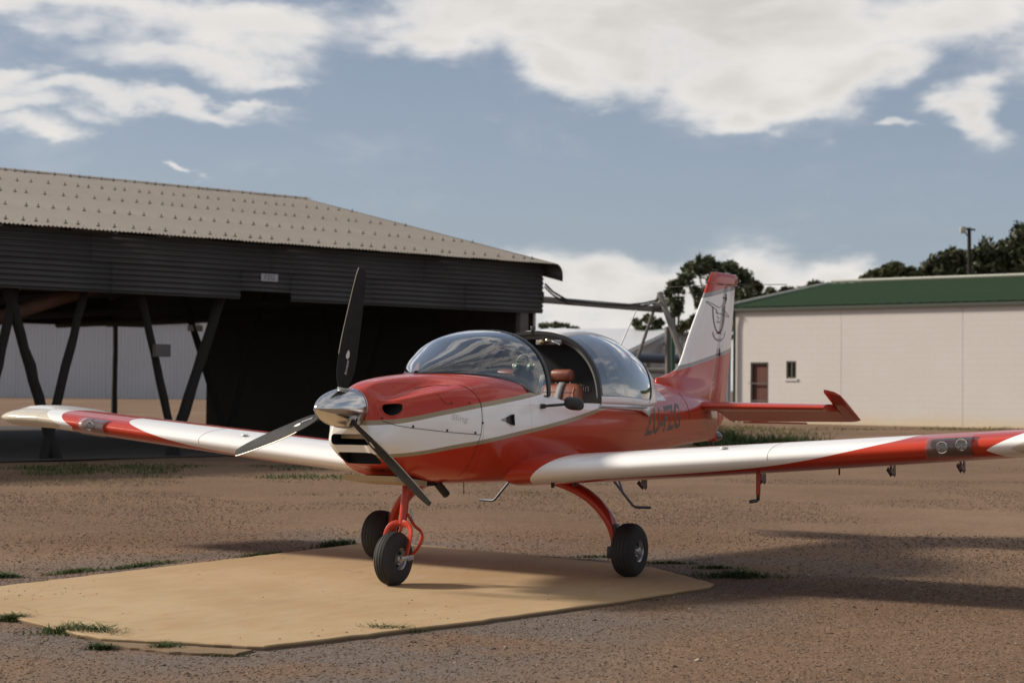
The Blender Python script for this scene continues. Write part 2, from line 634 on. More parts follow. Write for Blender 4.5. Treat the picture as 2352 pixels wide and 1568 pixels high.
# ------------------------------------------------------------------ loose stones (stuff)
def stone_material():
    mt, nt, b = new_mat('loose_stone')
    g = nt.new('ShaderNodeNewGeometry')
    r = nt.new('ShaderNodeValToRGB')
    nt.l.new(g.outputs['Random Per Island'], r.inputs[0])
    cr = r.color_ramp
    cols = [(0, (.105, .062, .038)), (.2, (.150, .092, .057)), (.42, (.200, .128, .081)), (.58, (.085, .067, .058)), (.68, (.165, .117, .085)), (.82, (.29, .205, .14)), (.92, (.055, .042, .035)), (1, (.46, .37, .29))]
    cr.elements[0].position, cr.elements[0].color = 0, (*cols[0][1], 1)
    cr.elements[1].position, cr.elements[1].color = 1, (*cols[-1][1], 1)
    for p, c in cols[1:-1]:
        e = cr.elements.new(p)
        e.color = (*c, 1)
    o = nt.obj()
    n = nt.noise(o, 120, 3)
    setp(nt, b, color=nt.mix(nt.math('MULTIPLY', n, 0.5), r.outputs[0], (0.12, 0.08, 0.06)), rough=0.9, spec=0.2)
    return mt


STONEM = stone_material()


def in_pad(x, y, grow=0.0):
    ins = np.zeros(x.shape, bool)
    n = len(PAD)
    cx, cy = 1.5, -.2
    poly = [((px - cx) * (1 + grow) + cx, (py - cy) * (1 + grow) + cy) for px, py in PAD]
    for i in range(n):
        x0, y0 = poly[i]
        x1, y1 = poly[(i + 1) % n]
        c = ((y0 > y) != (y1 > y)) & (x < (x1 - x0) * (y - y0) / (y1 - y0 + 1e-12) + x0)
        ins ^= c
    return ins


def ground_xy(depth, lat):
    fx, fy = CAM_F.x, CAM_F.y
    l = math.hypot(fx, fy)
    fx, fy = fx / l, fy / l
    return CAM_LOC.x + fx * depth + fy * lat, CAM_LOC.y + fy * depth - fx * lat


OCT_F = np.array([(0, 2, 4), (2, 1, 4), (1, 3, 4), (3, 0, 4), (2, 0, 5), (1, 2, 5), (3, 1, 5), (0, 3, 5)])


def stones(name, X, Y, Z, R):
    n = len(X)
    base = np.array([(1, 0, 0), (-1, 0, 0), (0, 1, 0), (0, -1, 0), (0, 0, 1), (0, 0, -1)], float)
    V = np.repeat(base[None], n, 0)
    V = V * (0.65 + 0.7 * RNG.random((n, 6, 1)))
    V = V + RNG.normal(0, 0.18, (n, 6, 3))
    V[:, :, 2] *= 0.45
    a = RNG.random(n) * 6.283
    ca, sa = np.cos(a)[:, None], np.sin(a)[:, None]
    xx = V[:, :, 0] * ca - V[:, :, 1] * sa
    yy = V[:, :, 0] * sa + V[:, :, 1] * ca
    V = np.stack([xx, yy, V[:, :, 2]], -1) * R[:, None, None]
    V += np.stack([X, Y, Z + R * 0.12], -1)[:, None, :]
    Fc = (OCT_F[None] + (np.arange(n) * 6)[:, None, None]).reshape(-1, 3)
    return big_mesh(name, V.reshape(-1, 3), Fc, STONEM)


def scatter_stones(n, d0, d1, r0, r1, pw=2.0):
    d = d0 + (d1 - d0) * RNG.random(n) ** pw
    lat = (RNG.random(n) * 2 - 1) * (0.36 * d + 1.2)
    x, y = ground_xy(d, lat)
    k = ~in_pad(x, y, 0.0)
    x, y = x[k], y[k]
    r = r0 * np.exp(RNG.random(len(x)) ** 2.2 * math.log(r1 / r0))
    return x, y, tz(x, y), r


sx1 = scatter_stones(125000, 6.2, 12.5, 0.0028, 0.0095, 1.0)
sx2 = scatter_stones(90000, 11, 25, 0.005, 0.013, 1.05)
sx3 = scatter_stones(900, 6.3, 16, 0.010, 0.022, 1.3)
# grit lying on the slab
gpx = np.concatenate([3.0 + RNG.normal(0, .22, 60), RNG.uniform(-.6, 4.1, 70), RNG.normal(3.2, .6, 50)])
gpy = np.concatenate([-1.55 + RNG.normal(0, .2, 60), RNG.uniform(-1.9, 1.6, 70), RNG.normal(1.0, .12, 50)])
k = in_pad(gpx, gpy, -0.04)
gpx, gpy = gpx[k], gpy[k]
gr = 0.0025 + 0.006 * RNG.random(len(gpx)) ** 2
st = stones('gravel', np.concatenate([sx1[0], sx2[0], sx3[0], gpx]), np.concatenate([sx1[1], sx2[1], sx3[1], gpy]),
            np.concatenate([sx1[2], sx2[2], sx3[2], np.zeros(len(gpx))]), np.concatenate([sx1[3], sx2[3], sx3[3], gr]))
tag(st, 'loose brown and grey gravel lying on the ground', kind='stuff')


# ------------------------------------------------------------------ grass
def leaf_material(name, dark, lite, rough=0.6, trans=0.25):
    mt, nt, b = new_mat(name)
    g = nt.new('ShaderNodeNewGeometry')
    o = nt.obj()
    n = nt.noise(o, 1.3, 3)
    f = nt.math('ADD', nt.math('MULTIPLY', g.outputs['Random Per Island'], 0.6), nt.math('MULTIPLY', n, 0.4))
    c = nt.mix(f, dark, lite)
    setp(nt, b, color=c, rough=rough, spec=0.3)
    tr = nt.new('ShaderNodeBsdfTranslucent')
    nt.l.new(c, tr.inputs[0])
    mx = nt.new('ShaderNodeMixShader')
    mx.inputs[0].default_value = trans
    nt.l.new(b.outputs[0], mx.inputs[1])
    nt.l.new(tr.outputs[0], mx.inputs[2])
    out = mt.node_tree.nodes['Material Output']
    nt.l.new(mx.outputs[0], out.inputs['Surface'])
    return mt


GREEN = leaf_material('green_grass', (0.035, 0.055, 0.014), (0.12, 0.15, 0.04))
DRYG = leaf_material('dry_grass', (0.09, 0.085, 0.03), (0.26, 0.20, 0.10))
WEED = leaf_material('weed_leaf', (0.025, 0.045, 0.012), (0.09, 0.12, 0.035))


def blades(X, Y, Z, Hh, Wd, lean=0.5):
    """curved grass blades of three quads, numpy"""
    n = len(X)
    a = RNG.random(n) * 6.283
    ln = Hh * lean * (0.3 + RNG.random(n))
    ux, uy = np.cos(a), np.sin(a)
    px, py = -uy, ux
    V = np.zeros((n, 6, 3))
    for k, (t, wd) in enumerate([(0, 1), (0.55, .8), (1, .12)]):
        for s_, sg in enumerate((-1, 1)):
            i = k * 2 + s_
            off = ln * t * t
            V[:, i, 0] = X + ux * off + px * Wd * wd * sg * .5
            V[:, i, 1] = Y + uy * off + py * Wd * wd * sg * .5
            V[:, i, 2] = Z + Hh * t * (1 - .25 * t * lean)
    Fq = np.array([(0, 1, 3, 2), (2, 3, 5, 4)])
    Fq = (Fq[None] + (np.arange(n) * 6)[:, None, None]).reshape(-1, 4)
    return V.reshape(-1, 3), Fq


def tuft(cx, cy, sx, sy, n, h, mat, name, seed=0, ang=0.0, lean=1.2, wd=0.007, base=None):
    rx, ry = RNG.normal(0, sx, n), RNG.normal(0, sy, n)
    x = cx + rx * math.cos(ang) - ry * math.sin(ang)
    y = cy + rx * math.sin(ang) + ry * math.cos(ang)
    edge_ = np.exp(-((rx / (2 * sx)) ** 2 + (ry / (2 * sy)) ** 2))
    hh = h * (0.35 + 0.65 * RNG.random(n)) * (0.45 + 0.55 * edge_)
    z = tz(x, y) if base is None else np.full(n, base)
    V, Fq = blades(x, y, z, hh, np.full(n, wd), lean)
    return big_mesh(name, V, Fq, mat)


def G(u, v, z=-0.03):
    r = ray_dir(u, v)
    t = (z - CAM_LOC.z) / r.z
    return CAM_LOC + r * t


WEEDS = [
    (185, 1456, .11, .05, 420, .075, 'large dark green weed clump at the left front edge of the slab'),
    (237, 1462, .07, .04, 240, .06, 'weed clump close to the right of the large one at the slab edge'),
    (268, 1470, .035, .025, 120, .05, 'small dark weed just right of the pair of big clumps'),
    (30, 1427, .045, .03, 380, .06, 'weed clump at the slab edge on the far left of the photograph'),
    (375, 1492, .045, .025, 150, .05, 'bright green weed beside the broken corner of the slab'),
    (232, 1492, .035, .022, 240, .045, 'low weed growing in gravel a little away from the slab'),
    (890, 1452, .09, .025, 260, .06, 'green grass clump on the near edge of the slab in front of the nose wheel'),
    (525, 1507, .06, .02, 120, .028, 'flat yellowish weed under the slab corner nearest the camera'),
    (8, 1328, .06, .04, 200, .07, 'green clump in gravel behind the slab at the left photograph border'),
    (165, 1317, .13, .03, 330, .055, 'long green clump on the back edge of the slab near its left end'),
    (320, 1303, .22, .03, 420, .05, 'longest low strip of grass along the back edge of the slab'),
    (770, 1258, .16, .035, 300, .12, 'tall grass at the back edge of the slab beside the right main wheel'),
    (595, 1278, .15, .03, 260, .05, 'dark low grass on the back slab edge left of the tall grass'),
    (1695, 1328, .13, .06, 420, .11, 'dark grass clump in shade at the right end of the slab'),
    (1640, 1308, .09, .03, 200, .06, 'short dark grass at the slab end just behind the clump in shade'),
    (1530, 1297, .16, .025, 260, .05, 'dark grass on the back slab edge right of the left main wheel'),
    (1385, 1283, .12, .025, 160, .045, 'thin grass behind the left main wheel on the slab edge'),
    (1440, 1380, .10, .025, 160, .035, 'thin flat grass on the near slab edge toward its right end'),
]
for i, (u_, v_, a_, b_, n_, h_, lab) in enumerate(WEEDS):
    p = G(u_, v_)
    edge_ang = math.pi if i in (9, 10, 11, 12) else math.atan2(-CAM_F.x, CAM_F.y)
    t = tuft(p.x, p.y, a_, b_, n_, h_ * (1.35 if i < 7 else 1.0), WEED if i % 3 else GREEN, 'grass_clump', i, edge_ang, 1.5, 0.009)
    if i in (7, 9, 10, 11, 12, 15, 16, 17):
        tag(t, lab, 'grass', kind='stuff')
        t.name = 'grass'
    else:
        tag(t, lab, 'grass clump', 'clumps of weeds along the slab')


def field(name, n, d0, d1, l0, l1, h, mat, label, patch=0.9, thr=0.1, wd=0.012, seed=0):
    d = d0 + (d1 - d0) * RNG.random(n)
    lat = l0 + (l1 - l0) * RNG.random(n)
    x, y = ground_xy(d, lat)
    p = np.sin(x * patch + seed) * np.sin(y * patch * 1.3 + 1.7 * seed) + 0.6 * np.sin(x * 2.3 * patch + 2) * np.sin(y * 2.9 * patch + seed) + RNG.normal(0, .22, n)
    k = (p > thr) & ~in_pad(x, y, .02)
    x, y = x[k], y[k]
    hh = h * (0.3 + 0.9 * RNG.random(len(x)) ** 1.5) * (.35 + .65 * np.clip(.5 + .35 * np.sin(x * 2.1 + seed) * np.sin(y * 2.6 - seed) + .3 * np.sin(x * 5.3) * np.sin(y * 4.7 + seed), 0, 1.2))
    V, Fq = blades(x, y, tz(x, y), hh, np.full(len(x), wd), 0.8)
    o = big_mesh(name, V, Fq, mat)
    tag(o, label, 'grass', kind='stuff')
    return o


field('grass', 15000, 23.9, 27.4, -11, -2.2, .08, WEED, 'dark green grass in the shadow before the open shed', 1.0, .1, .014, 1)
field('dry_grass', 14000, 20.5, 27.0, -11, 1.0, .05, DRYG, 'short dry grass tufts between gravel and shed', 1.1, .55, .014, 2)
field('dry_grass', 9000, 33.0, 38, 4.2, 9.0, .22, DRYG, 'scrubby dry grass bank behind the tail of the aeroplane', .7, .1, .02, 3)
field('grass', 9000, 34.0, 38, 4.0, 6.3, .55, WEED, 'dark green scrub growing behind the tail', .8, -.35, .026, 5)
field('dry_grass', 10000, 46, 54, 6, 20, .12, DRYG, 'dry weeds along the foot of the white building', .5, .25, .03, 4)
field('dry_grass', 5000, 24, 44, -16, 18, .07, DRYG, 'scattered dry tufts on the distant gravel', .4, .8, .02, 6)


# ------------------------------------------------------------------ open shed (hangar)
HO = Vector((-20.28, -10.906, 0.10))
HA = Vector((.9505, -.3107, 0))
HN = Vector((-.3107, -.9505, 0))


def HP(s, b, z):
    """point of the hangar: s along the eave (0 at the right corner), b back from the eave, z above sea"""
    p = HO + HA * s + HN * b
    return Vector((p.x, p.y, z))


hangar = empty('hangar', (HO.x, HO.y, HO.z))
tag(hangar, 'long open timber pole shed with corrugated fascia and grey sheet roof', 'hangar')
hangar_inv = Matrix.Translation(-hangar.location)


def under(o, root):
    o.parent = root
    o.matrix_parent_inverse = Matrix.Translation(-root.location)
    return o


ROOFM = simple('weathered_roof_sheet', (0.21, 0.185, 0.158), 0.62, 0.0, var=0.16, vscale=0.9, bump=0.05, spec=0.4)
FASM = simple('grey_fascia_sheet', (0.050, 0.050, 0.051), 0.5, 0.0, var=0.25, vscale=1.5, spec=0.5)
LINM = simple('dark_lining', (0.035, 0.032, 0.028), 0.9, var=0.3, vscale=1.0)  # dark tone of the gable sheets and rear lining
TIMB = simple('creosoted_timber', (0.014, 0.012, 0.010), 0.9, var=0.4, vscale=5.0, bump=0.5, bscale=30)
RUSTB = simple('rusty_brown_timber', (0.13, 0.065, 0.04), 0.8, var=0.3, vscale=4.0, bump=0.3, bscale=30)
STEEL = simple('galvanised_steel', (0.32, 0.32, 0.32), 0.45, 0.7, var=0.2)
DARKM = simple('dark_metal', (0.03, 0.03, 0.032), 0.5, 0.3, var=0.3)

EAVE_Z, RIDGE_Z, DEPTH = 3.9, 6.0, 9.3
SL = (RIDGE_Z - EAVE_Z) / DEPTH


_t = NT(ROOFM.node_tree)
_b = ROOFM.node_tree.nodes['Principled BSDF']
_src = _b.inputs['Base Color'].links[0].from_socket
_rnd = _t.new('ShaderNodeObjectInfo').outputs['Random']
_o = _t.obj()
_c = _t.mix(_t.math('MULTIPLY', _rnd, .35), _src, (.19, .165, .135))
_st = _t.noise(_t.scale(_o, (3, .25, .25)), 1.4, 6, .6)
_c = _t.mix(_t.math('MULTIPLY', _t.step(_st, .52, .75), .35), _c, (.16, .125, .095))
_t.l.new(_c, _b.inputs['Base Color'])


def corr_sheet(w_, pitch, amp, seg):
    n = int(w_ / pitch) * seg
    return [(i / n * w_, amp * math.sin(2 * math.pi * i / seg)) for i in range(n + 1)]


SHEET_W = 0.762
prof = corr_sheet(SHEET_W, 0.0762, 0.011, 6)


def roof_sheet_mesh(b0, b1, droop=0.0):
    vs, fs = [], []
    nb = 12
    for j in range(nb + 1):
        b = b0 + (b1 - b0) * j / nb
        for (s, h) in prof:
            z = EAVE_Z + SL * abs(b if b <= DEPTH else 2 * DEPTH - b)
            vs.append(tuple(HP(s, b, z + h) - hangar.location))
    m_ = len(prof)
    for j in range(nb):
        for i in range(m_ - 1):
            fs.append((j * m_ + i, j * m_ + i + 1, (j + 1) * m_ + i + 1, (j + 1) * m_ + i))
    me = bpy.data.meshes.new('roof_sheet')
    me.from_pydata(vs, [], fs)
    me.materials.append(ROOFM)
    me.polygons.foreach_set('use_smooth', [True] * len(fs))
    return me


lower = roof_sheet_mesh(-0.02, DEPTH)
back = roof_sheet_mesh(DEPTH, 2 * DEPTH)
rs = random.Random(3)
for i in range(-1, 27):
    s0 = i * SHEET_W + 0.60
    for me, dz_ in ((lower, 0.0), (back, 0.0)):
        o = bpy.data.objects.new('roof_sheet', me)
        COL.objects.link(o)
        o.parent = hangar
        o.location = HA * s0 + Vector((0, 0, dz_ + (.006 if i % 2 else 0) + rs.uniform(-.003, .003)))
# hook bolts along the purlins, too small to pick apart
mb = MB()
rb = random.Random(8)
for b in (0.45, 2.55, 4.77, 6.93, 8.95):
    s = -0.3
    while s < 19.5:
        s += rb.choice([0.305, 0.38, 0.305, 0.23])
        z = EAVE_Z + SL * b
        c = HP(s, b + rb.uniform(-.03, .03), z + 0.02)
        mb.box(c, (.055, .055, .012))
        mb.box(c + Vector((0, 0, .03)), (.014, .014, .05))
under(tag(mb.obj('roof_bolts', simple('bolt_grey', (.065, .058, .05), .6, .3), None, False), kind='stuff'), hangar)
# edge flashing rolled down over the right gable
mb = MB()
for bb0, bb1 in ((-0.05, DEPTH), (DEPTH, 2 * DEPTH + .05)):
    rows = []
    for b in np.linspace(bb0, bb1, 6):
        z = EAVE_Z + SL * (b if b <= DEPTH else 2 * DEPTH - b)
        rows.append([HP(.35 * math.cos(a) * .6 - .13, b, z - .20 + .225 * math.sin(a)) for a in np.linspace(math.pi / 2, math.pi, 6)] + [HP(-.34, b, z - .34)])
    mb.grid(rows)
o = under(mb.obj('gable_flashing', simple('dark_flashing', (.05, .047, .043), .6, var=.3), None), hangar)
sol = o.modifiers.new('s', 'SOLIDIFY')
sol.thickness = 0.012
# ridge cap
mb = MB()
mb.grid([[HP(s, DEPTH - .18, RIDGE_Z - .02), HP(s, DEPTH, RIDGE_Z + .04), HP(s, DEPTH + .18, RIDGE_Z - .02)] for s in np.linspace(-.4, 20, 14)])
under(mb.obj('ridge_cap', ROOFM, None), hangar)


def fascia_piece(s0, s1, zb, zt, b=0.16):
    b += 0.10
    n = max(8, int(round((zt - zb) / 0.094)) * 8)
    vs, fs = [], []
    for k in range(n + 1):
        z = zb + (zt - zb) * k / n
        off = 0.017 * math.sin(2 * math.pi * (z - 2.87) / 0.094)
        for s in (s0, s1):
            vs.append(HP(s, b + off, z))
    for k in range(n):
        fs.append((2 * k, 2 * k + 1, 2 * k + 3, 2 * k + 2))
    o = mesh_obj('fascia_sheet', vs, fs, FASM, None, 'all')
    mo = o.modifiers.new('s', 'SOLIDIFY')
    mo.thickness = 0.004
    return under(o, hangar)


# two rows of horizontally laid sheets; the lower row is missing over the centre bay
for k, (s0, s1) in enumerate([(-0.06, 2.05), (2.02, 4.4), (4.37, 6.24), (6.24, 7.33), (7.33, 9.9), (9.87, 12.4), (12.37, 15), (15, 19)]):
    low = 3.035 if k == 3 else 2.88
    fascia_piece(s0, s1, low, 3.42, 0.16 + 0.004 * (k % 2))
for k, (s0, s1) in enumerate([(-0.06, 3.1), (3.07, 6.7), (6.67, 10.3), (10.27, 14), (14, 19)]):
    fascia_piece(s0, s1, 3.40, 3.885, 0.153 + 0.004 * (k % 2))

# gable wall on the right: sheeted to the ground for the front two thirds, boarded above
mb = MB()
GW = []
def gable_panel(b0, b1, z0):
    n = max(2, int((b1 - b0) / 0.0762 * 6))
    vs, fs = [], []
    for k in range(n + 1):
        b = b0 + (b1 - b0) * k / n
        zt = EAVE_Z + SL * (b if b <= DEPTH else 2 * DEPTH - b) - 0.02
        off = 0.01 * math.sin(2 * math.pi * k / 6)
        for z in (z0, zt):
            vs.append(HP(.12 + off, b, z))
    for k in range(n):
        fs.append((2 * k, 2 * k + 1, 2 * k + 3, 2 * k + 2))
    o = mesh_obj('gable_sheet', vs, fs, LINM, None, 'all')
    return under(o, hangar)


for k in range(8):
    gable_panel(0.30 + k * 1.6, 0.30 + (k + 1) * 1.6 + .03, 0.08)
for k in range(3):
    gable_panel(13.1 + k * 1.83, 13.1 + (k + 1) * 1.83 + .03, 2.98)
# header boards, purlins, rafters and inner lining
def part_box(name, c, s, mat, root=hangar, hang=True, bev=0):
    mb = MB()
    rot = Matrix((HA, HN, Vector((0, 0, 1)))).transposed() if hang else None
    mb.box(c, s, rot, bev)
    return under(mb.obj(name, mat, None, False), root)


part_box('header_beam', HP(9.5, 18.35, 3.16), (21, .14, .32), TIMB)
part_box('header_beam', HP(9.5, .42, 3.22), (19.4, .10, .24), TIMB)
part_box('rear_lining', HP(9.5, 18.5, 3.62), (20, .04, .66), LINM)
for b in (2.55, 4.77, 6.93, 9.0, 11.5, 14, 16.5):
    z = EAVE_Z + SL * (b if b <= DEPTH else 2 * DEPTH - b)
    part_box('purlin', HP(9.5, b, z - .09), (19.6, .07, .12), TIMB)
for s in (0.3, 4.7, 8.45, 10.8, 15):
    mb = MB()
    for b0, b1 in ((.6, DEPTH), (DEPTH, 18.0)):
        z0 = EAVE_Z + SL * (b0 if b0 < DEPTH else DEPTH) - .28
        z1 = EAVE_Z + SL * (DEPTH if b0 < DEPTH else .6) - .28
        mb.tube([HP(s, b0, z0), HP(s, b1, z1)], .085, 8)
    under(mb.obj('rafter', TIMB, None), hangar)
for s in (1.8, 5.22, 9.2, 12.5):
    mb = MB().tube([HP(s, .4, 2.95), HP(s, 18.3, 2.98)], .08, 8)
    under(mb.obj('tie_beam', TIMB, None), hangar)
mb = MB().tube([HP(12.6, 1.0, 2.06), HP(9.6, 1.0, 3.08)], .12, 10)
under(mb.obj('diagonal_brace', RUSTB, None), hangar)
# the leaning poles: (bottom s, top s, b, z top, radius)
POLES = [(10.69, 11.72, .6, 3.2, .088), (10.94, 10.15, .6, 3.2, .078), (8.39, 9.22, .6, 3.2, .070), (8.53, 7.42, .6, 3.2, .098),
         (5.16, 6.35, 4, 3.3, .072), (5.28, 4.35, 4, 3.3, .072), (2.1, 2.95, 4, 3.2, .06), (2.2, 1.1, 4, 3.2, .06),
         (12.1, 11.42, .6, 3.2, .08), (8.5, 9.4, 9.3, 5.6, .075), (8.6, 7.7, 9.3, 5.6, .075),
         (13.3, 13.0, .6, 3.2, .08), (15.3, 15.0, 4, 3.2, .08), (-.0, -.0, 18.3, 3.1, .08)]
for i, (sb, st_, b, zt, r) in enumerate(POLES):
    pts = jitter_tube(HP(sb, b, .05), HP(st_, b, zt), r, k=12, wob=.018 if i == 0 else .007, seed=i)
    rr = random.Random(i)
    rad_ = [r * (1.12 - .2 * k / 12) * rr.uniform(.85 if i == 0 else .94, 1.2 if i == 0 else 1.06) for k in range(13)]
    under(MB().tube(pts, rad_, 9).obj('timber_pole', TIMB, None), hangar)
# corner post and edge trim at the right end
part_box('corner_post', HP(.42, .36, 1.5), (.22, .14, 2.8), simple('grey_post', (.10, .09, .085), .8, var=.25))
part_box('edge_trim', HP(.13, .30, 1.5), (.05, .03, 2.8), simple('pale_trim', (.42, .40, .38), .6))
part_box('switch_box', HP(8.86, .36, 1.92), (.30, .10, .22), simple('grey_box', (.09, .085, .08), .6, var=.2))
part_box('bird_box', HP(6.0, 4.0, 2.47), (.28, .12, .12), simple('pale_box', (.40, .40, .40), .6, var=.2))
# number board on the fascia
o = part_box('number_board', HP(6.735, .228, 3.292), (.36, .012, .135), simple('board_white', (.36, .36, .38), .6, var=.12))
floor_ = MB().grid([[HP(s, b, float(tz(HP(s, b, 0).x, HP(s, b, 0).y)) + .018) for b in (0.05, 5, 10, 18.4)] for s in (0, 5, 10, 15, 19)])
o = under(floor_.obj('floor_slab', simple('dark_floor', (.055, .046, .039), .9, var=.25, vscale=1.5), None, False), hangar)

FONT_CACHE = {}


def text_mesh(name, s, size, mat, parent=None, shear=0.0, mid=True, spacing=1.0, bold=0.0):
    c = bpy.data.curves.new(name, 'FONT')
    c.body = s
    c.size = size
    c.shear = shear
    c.space_character = spacing
    c.offset = bold
    c.align_x = 'CENTER' if mid else 'LEFT'
    c.align_y = 'CENTER' if mid else 'BOTTOM_BASELINE'
    c.fill_mode = 'FRONT'
    c.resolution_u = 4
    t = bpy.data.objects.new(name + '_tmp', c)
    COL.objects.link(t)
    dg = bpy.context.evaluated_depsgraph_get()
    dg.update()
    me = bpy.data.meshes.new_from_object(t.evaluated_get(dg))
    bpy.data.objects.remove(t)
    me.materials.clear()
    me.materials.append(mat)
    o = bpy.data.objects.new(name, me)
    COL.objects.link(o)
    if parent:
        o.parent = parent
    return o


BLACKPAINT = simple('black_lettering', (.02, .02, .022), .5)
t = text_mesh('board_lettering', 'FZG', .125, BLACKPAINT)
mt_ = Matrix((-HA, Vector((0, 0, 1)), -HN)).transposed().to_4x4()
mt_.translation = HP(6.735, .228 - .0075, 3.292)
t.data.transform(mt_)
under(t, hangar)

# ------------------------------------------------------------------ far shed seen through the hangar
PALE = simple('pale_corrugated_sheet', (0.40, 0.41, 0.44), 0.55, 0.0, var=0.10, vscale=0.4)
PALE2 = simple('white_roof_sheet', (0.52, 0.53, 0.55), 0.45, 0.0, var=0.07, vscale=.5)


def corr_wall(name, p0, p1, z0, z1, mat, pitch=0.2, amp=0.025, root=None, seg=4):
    p0, p1 = Vector(p0), Vector(p1)
    L = (p1 - p0).length
    t = (p1 - p0) / L
    nr = Vector((t.y, -t.x, 0))
    n = max(2, int(L / pitch) * seg)
    vs, fs = [], []
    zf = z1 if callable(z1) else (lambda a: z1)
    for i in range(n + 1):
        d_ = L * i / n
        off = amp * (1 if (i % seg) in (0, 1) else -1) if seg == 4 else amp * math.sin(2 * math.pi * i / seg)
        q = p0 + t * d_ + nr * off
        vs += [(q.x, q.y, z0), (q.x, q.y, zf(d_ / L))]
    fs = [(2 * i, 2 * i + 1, 2 * i + 3, 2 * i + 2) for i in range(n)]
    o = mesh_obj(name, vs, fs, mat)
    return under(o, root) if root else o


fs0 = Vector((-71.2, -81.2, 0))
fs1 = Vector((-77.86, -69.8, 0))
fdir = (fs1 - fs0).normalized()
fnor = Vector((-fdir.y, fdir.x, 0))
if fnor.dot(Vector((1, .6, 0))) < 0:
    fnor = -fnor
far = empty('sheet_metal_shed', (fs1.x, fs1.y, .55))
tag(far, 'long pale grey corrugated shed seen through the open side of the hangar', 'shed')
a0 = fs0 - fdir * 14
Lw = (fs1 - a0).length
for k in range(9):
    q0, q1 = a0.lerp(fs1, k / 9), a0.lerp(fs1, (k + 1) / 9)
    corr_wall('wall_sheet', q0 + fnor * .03 * (k % 2), q1 + fnor * .03 * (k % 2), .45, 5.7, PALE, .25, .02, far)
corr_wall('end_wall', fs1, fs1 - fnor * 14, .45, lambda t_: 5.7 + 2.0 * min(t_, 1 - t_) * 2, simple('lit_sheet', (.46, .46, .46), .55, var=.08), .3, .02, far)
mb = MB()
for s_ in (0, 1):
    b0_, b1_, z0_, z1_ = (.3, -7, 5.65, 7.75) if s_ == 0 else (-7, -14.3, 7.75, 5.65)
    mb.grid([[a0 + fnor * b0_ + Vector((0, 0, z0_)), fs1 + fdir * .2 + fnor * b0_ + Vector((0, 0, z0_))], [a0 + fnor * b1_ + Vector((0, 0, z1_)), fs1 + fdir * .2 + fnor * b1_ + Vector((0, 0, z1_))]])
o = under(mb.obj('roof', PALE2, None, False), far)
o.modifiers.new('s', 'SOLIDIFY').thickness = .04

# ------------------------------------------------------------------ white roofed shed behind the tail
E_ = P_at(1400, 824, 78)
A_ = P_at(1536, 757, 86)
mid_ = empty('white_roofed_shed', (E_.x, E_.y, .25))
tag(mid_, 'grey corrugated shed with a white sloping roof behind the cockpit canopy', 'shed')
gd_ = Vector((A_.x - E_.x, A_.y - E_.y, 0))
gl = gd_.length
gd_.normalize()
rd_ = Vector((-gd_.y, gd_.x, 0))
if rd_.dot(Vector((.505, -.863, 0))) < 0:
    rd_ = -rd_
E0 = Vector((E_.x, E_.y, 0))
zE, zA = E_.z, A_.z
for k in range(4):
    q0, q1 = E0 + gd_ * gl * 2 * k / 4, E0 + gd_ * gl * 2 * (k + 1) / 4
    f0, f1 = k / 4, (k + 1) / 4
    corr_wall('wall_sheet', q0, q1, .1, (lambda t_, f0=f0, f1=f1: zE + (zA - zE) * (1 - abs(2 * (f0 + (f1 - f0) * t_) - 1))), simple('mid_grey_sheet', (.60, .61, .63), .55, var=.10, vscale=.6), .16, .018, mid_)
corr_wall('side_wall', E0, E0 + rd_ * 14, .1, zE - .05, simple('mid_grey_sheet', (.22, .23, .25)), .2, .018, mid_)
mb = MB()
for q, (z0_, z1_) in ((0, (zE, zA)), (1, (zA, zE))):
    mb.grid([[E0 + gd_ * gl * q - rd_ * .25 - gd_ * (.2 if q == 0 else 0) + Vector((0, 0, z0_ + .03)), E0 + gd_ * gl * (q + 1) - rd_ * .25 + Vector((0, 0, z1_ + .03))],
             [E0 + gd_ * gl * q + rd_ * 14 - gd_ * (.2 if q == 0 else 0) + Vector((0, 0, z0_ + .03)), E0 + gd_ * gl * (q + 1) + rd_ * 14 + Vector((0, 0, z1_ + .03))]])
o = under(mb.obj('roof', PALE2, None, False), mid_)
o.modifiers.new('s', 'SOLIDIFY').thickness = .05
mb = MB().tube([E0 - rd_ * .27 + Vector((0, 0, zE - .02)), E0 + gd_ * gl - rd_ * .27 + Vector((0, 0, zA - .02))], .06, 6)
under(mb.obj('barge_board', simple('white_barge', (.62, .62, .62), .5), None), mid_)

dk = empty('grey_lean_to_shed', tuple(P_at(1580, 890, 80)))
tag(dk, 'low grey corrugated shed between the white roofed shed and the tail fin', 'shed')
L0, L1 = P_at(1545, 762, 80), P_at(1680, 764, 79)
for k in range(3):
    q0, q1 = L0.lerp(L1, k / 3), L0.lerp(L1, (k + 1) / 3)
    corr_wall('wall_sheet', (q0.x, q0.y, 0), (q1.x, q1.y, 0), .1, L0.z - .05, simple('lean_grey_sheet', (.24, .25, .28), .55, var=.12, vscale=.6), .16, .018, dk)
mb = MB()
bk = Vector((CAM_F.x, CAM_F.y, 0)) * 5
mb.grid([[L0 + Vector((.3, .1, 0)), L1 + Vector((.3, .1, 0))], [L0 + bk + Vector((0, 0, -.4)), L1 + bk + Vector((0, 0, -.4))]])
o = under(mb.obj('roof', simple('dark_roof_edge', (.06, .065, .065), .6), None, False), dk)
o.modifiers.new('s', 'SOLIDIFY').thickness = .12

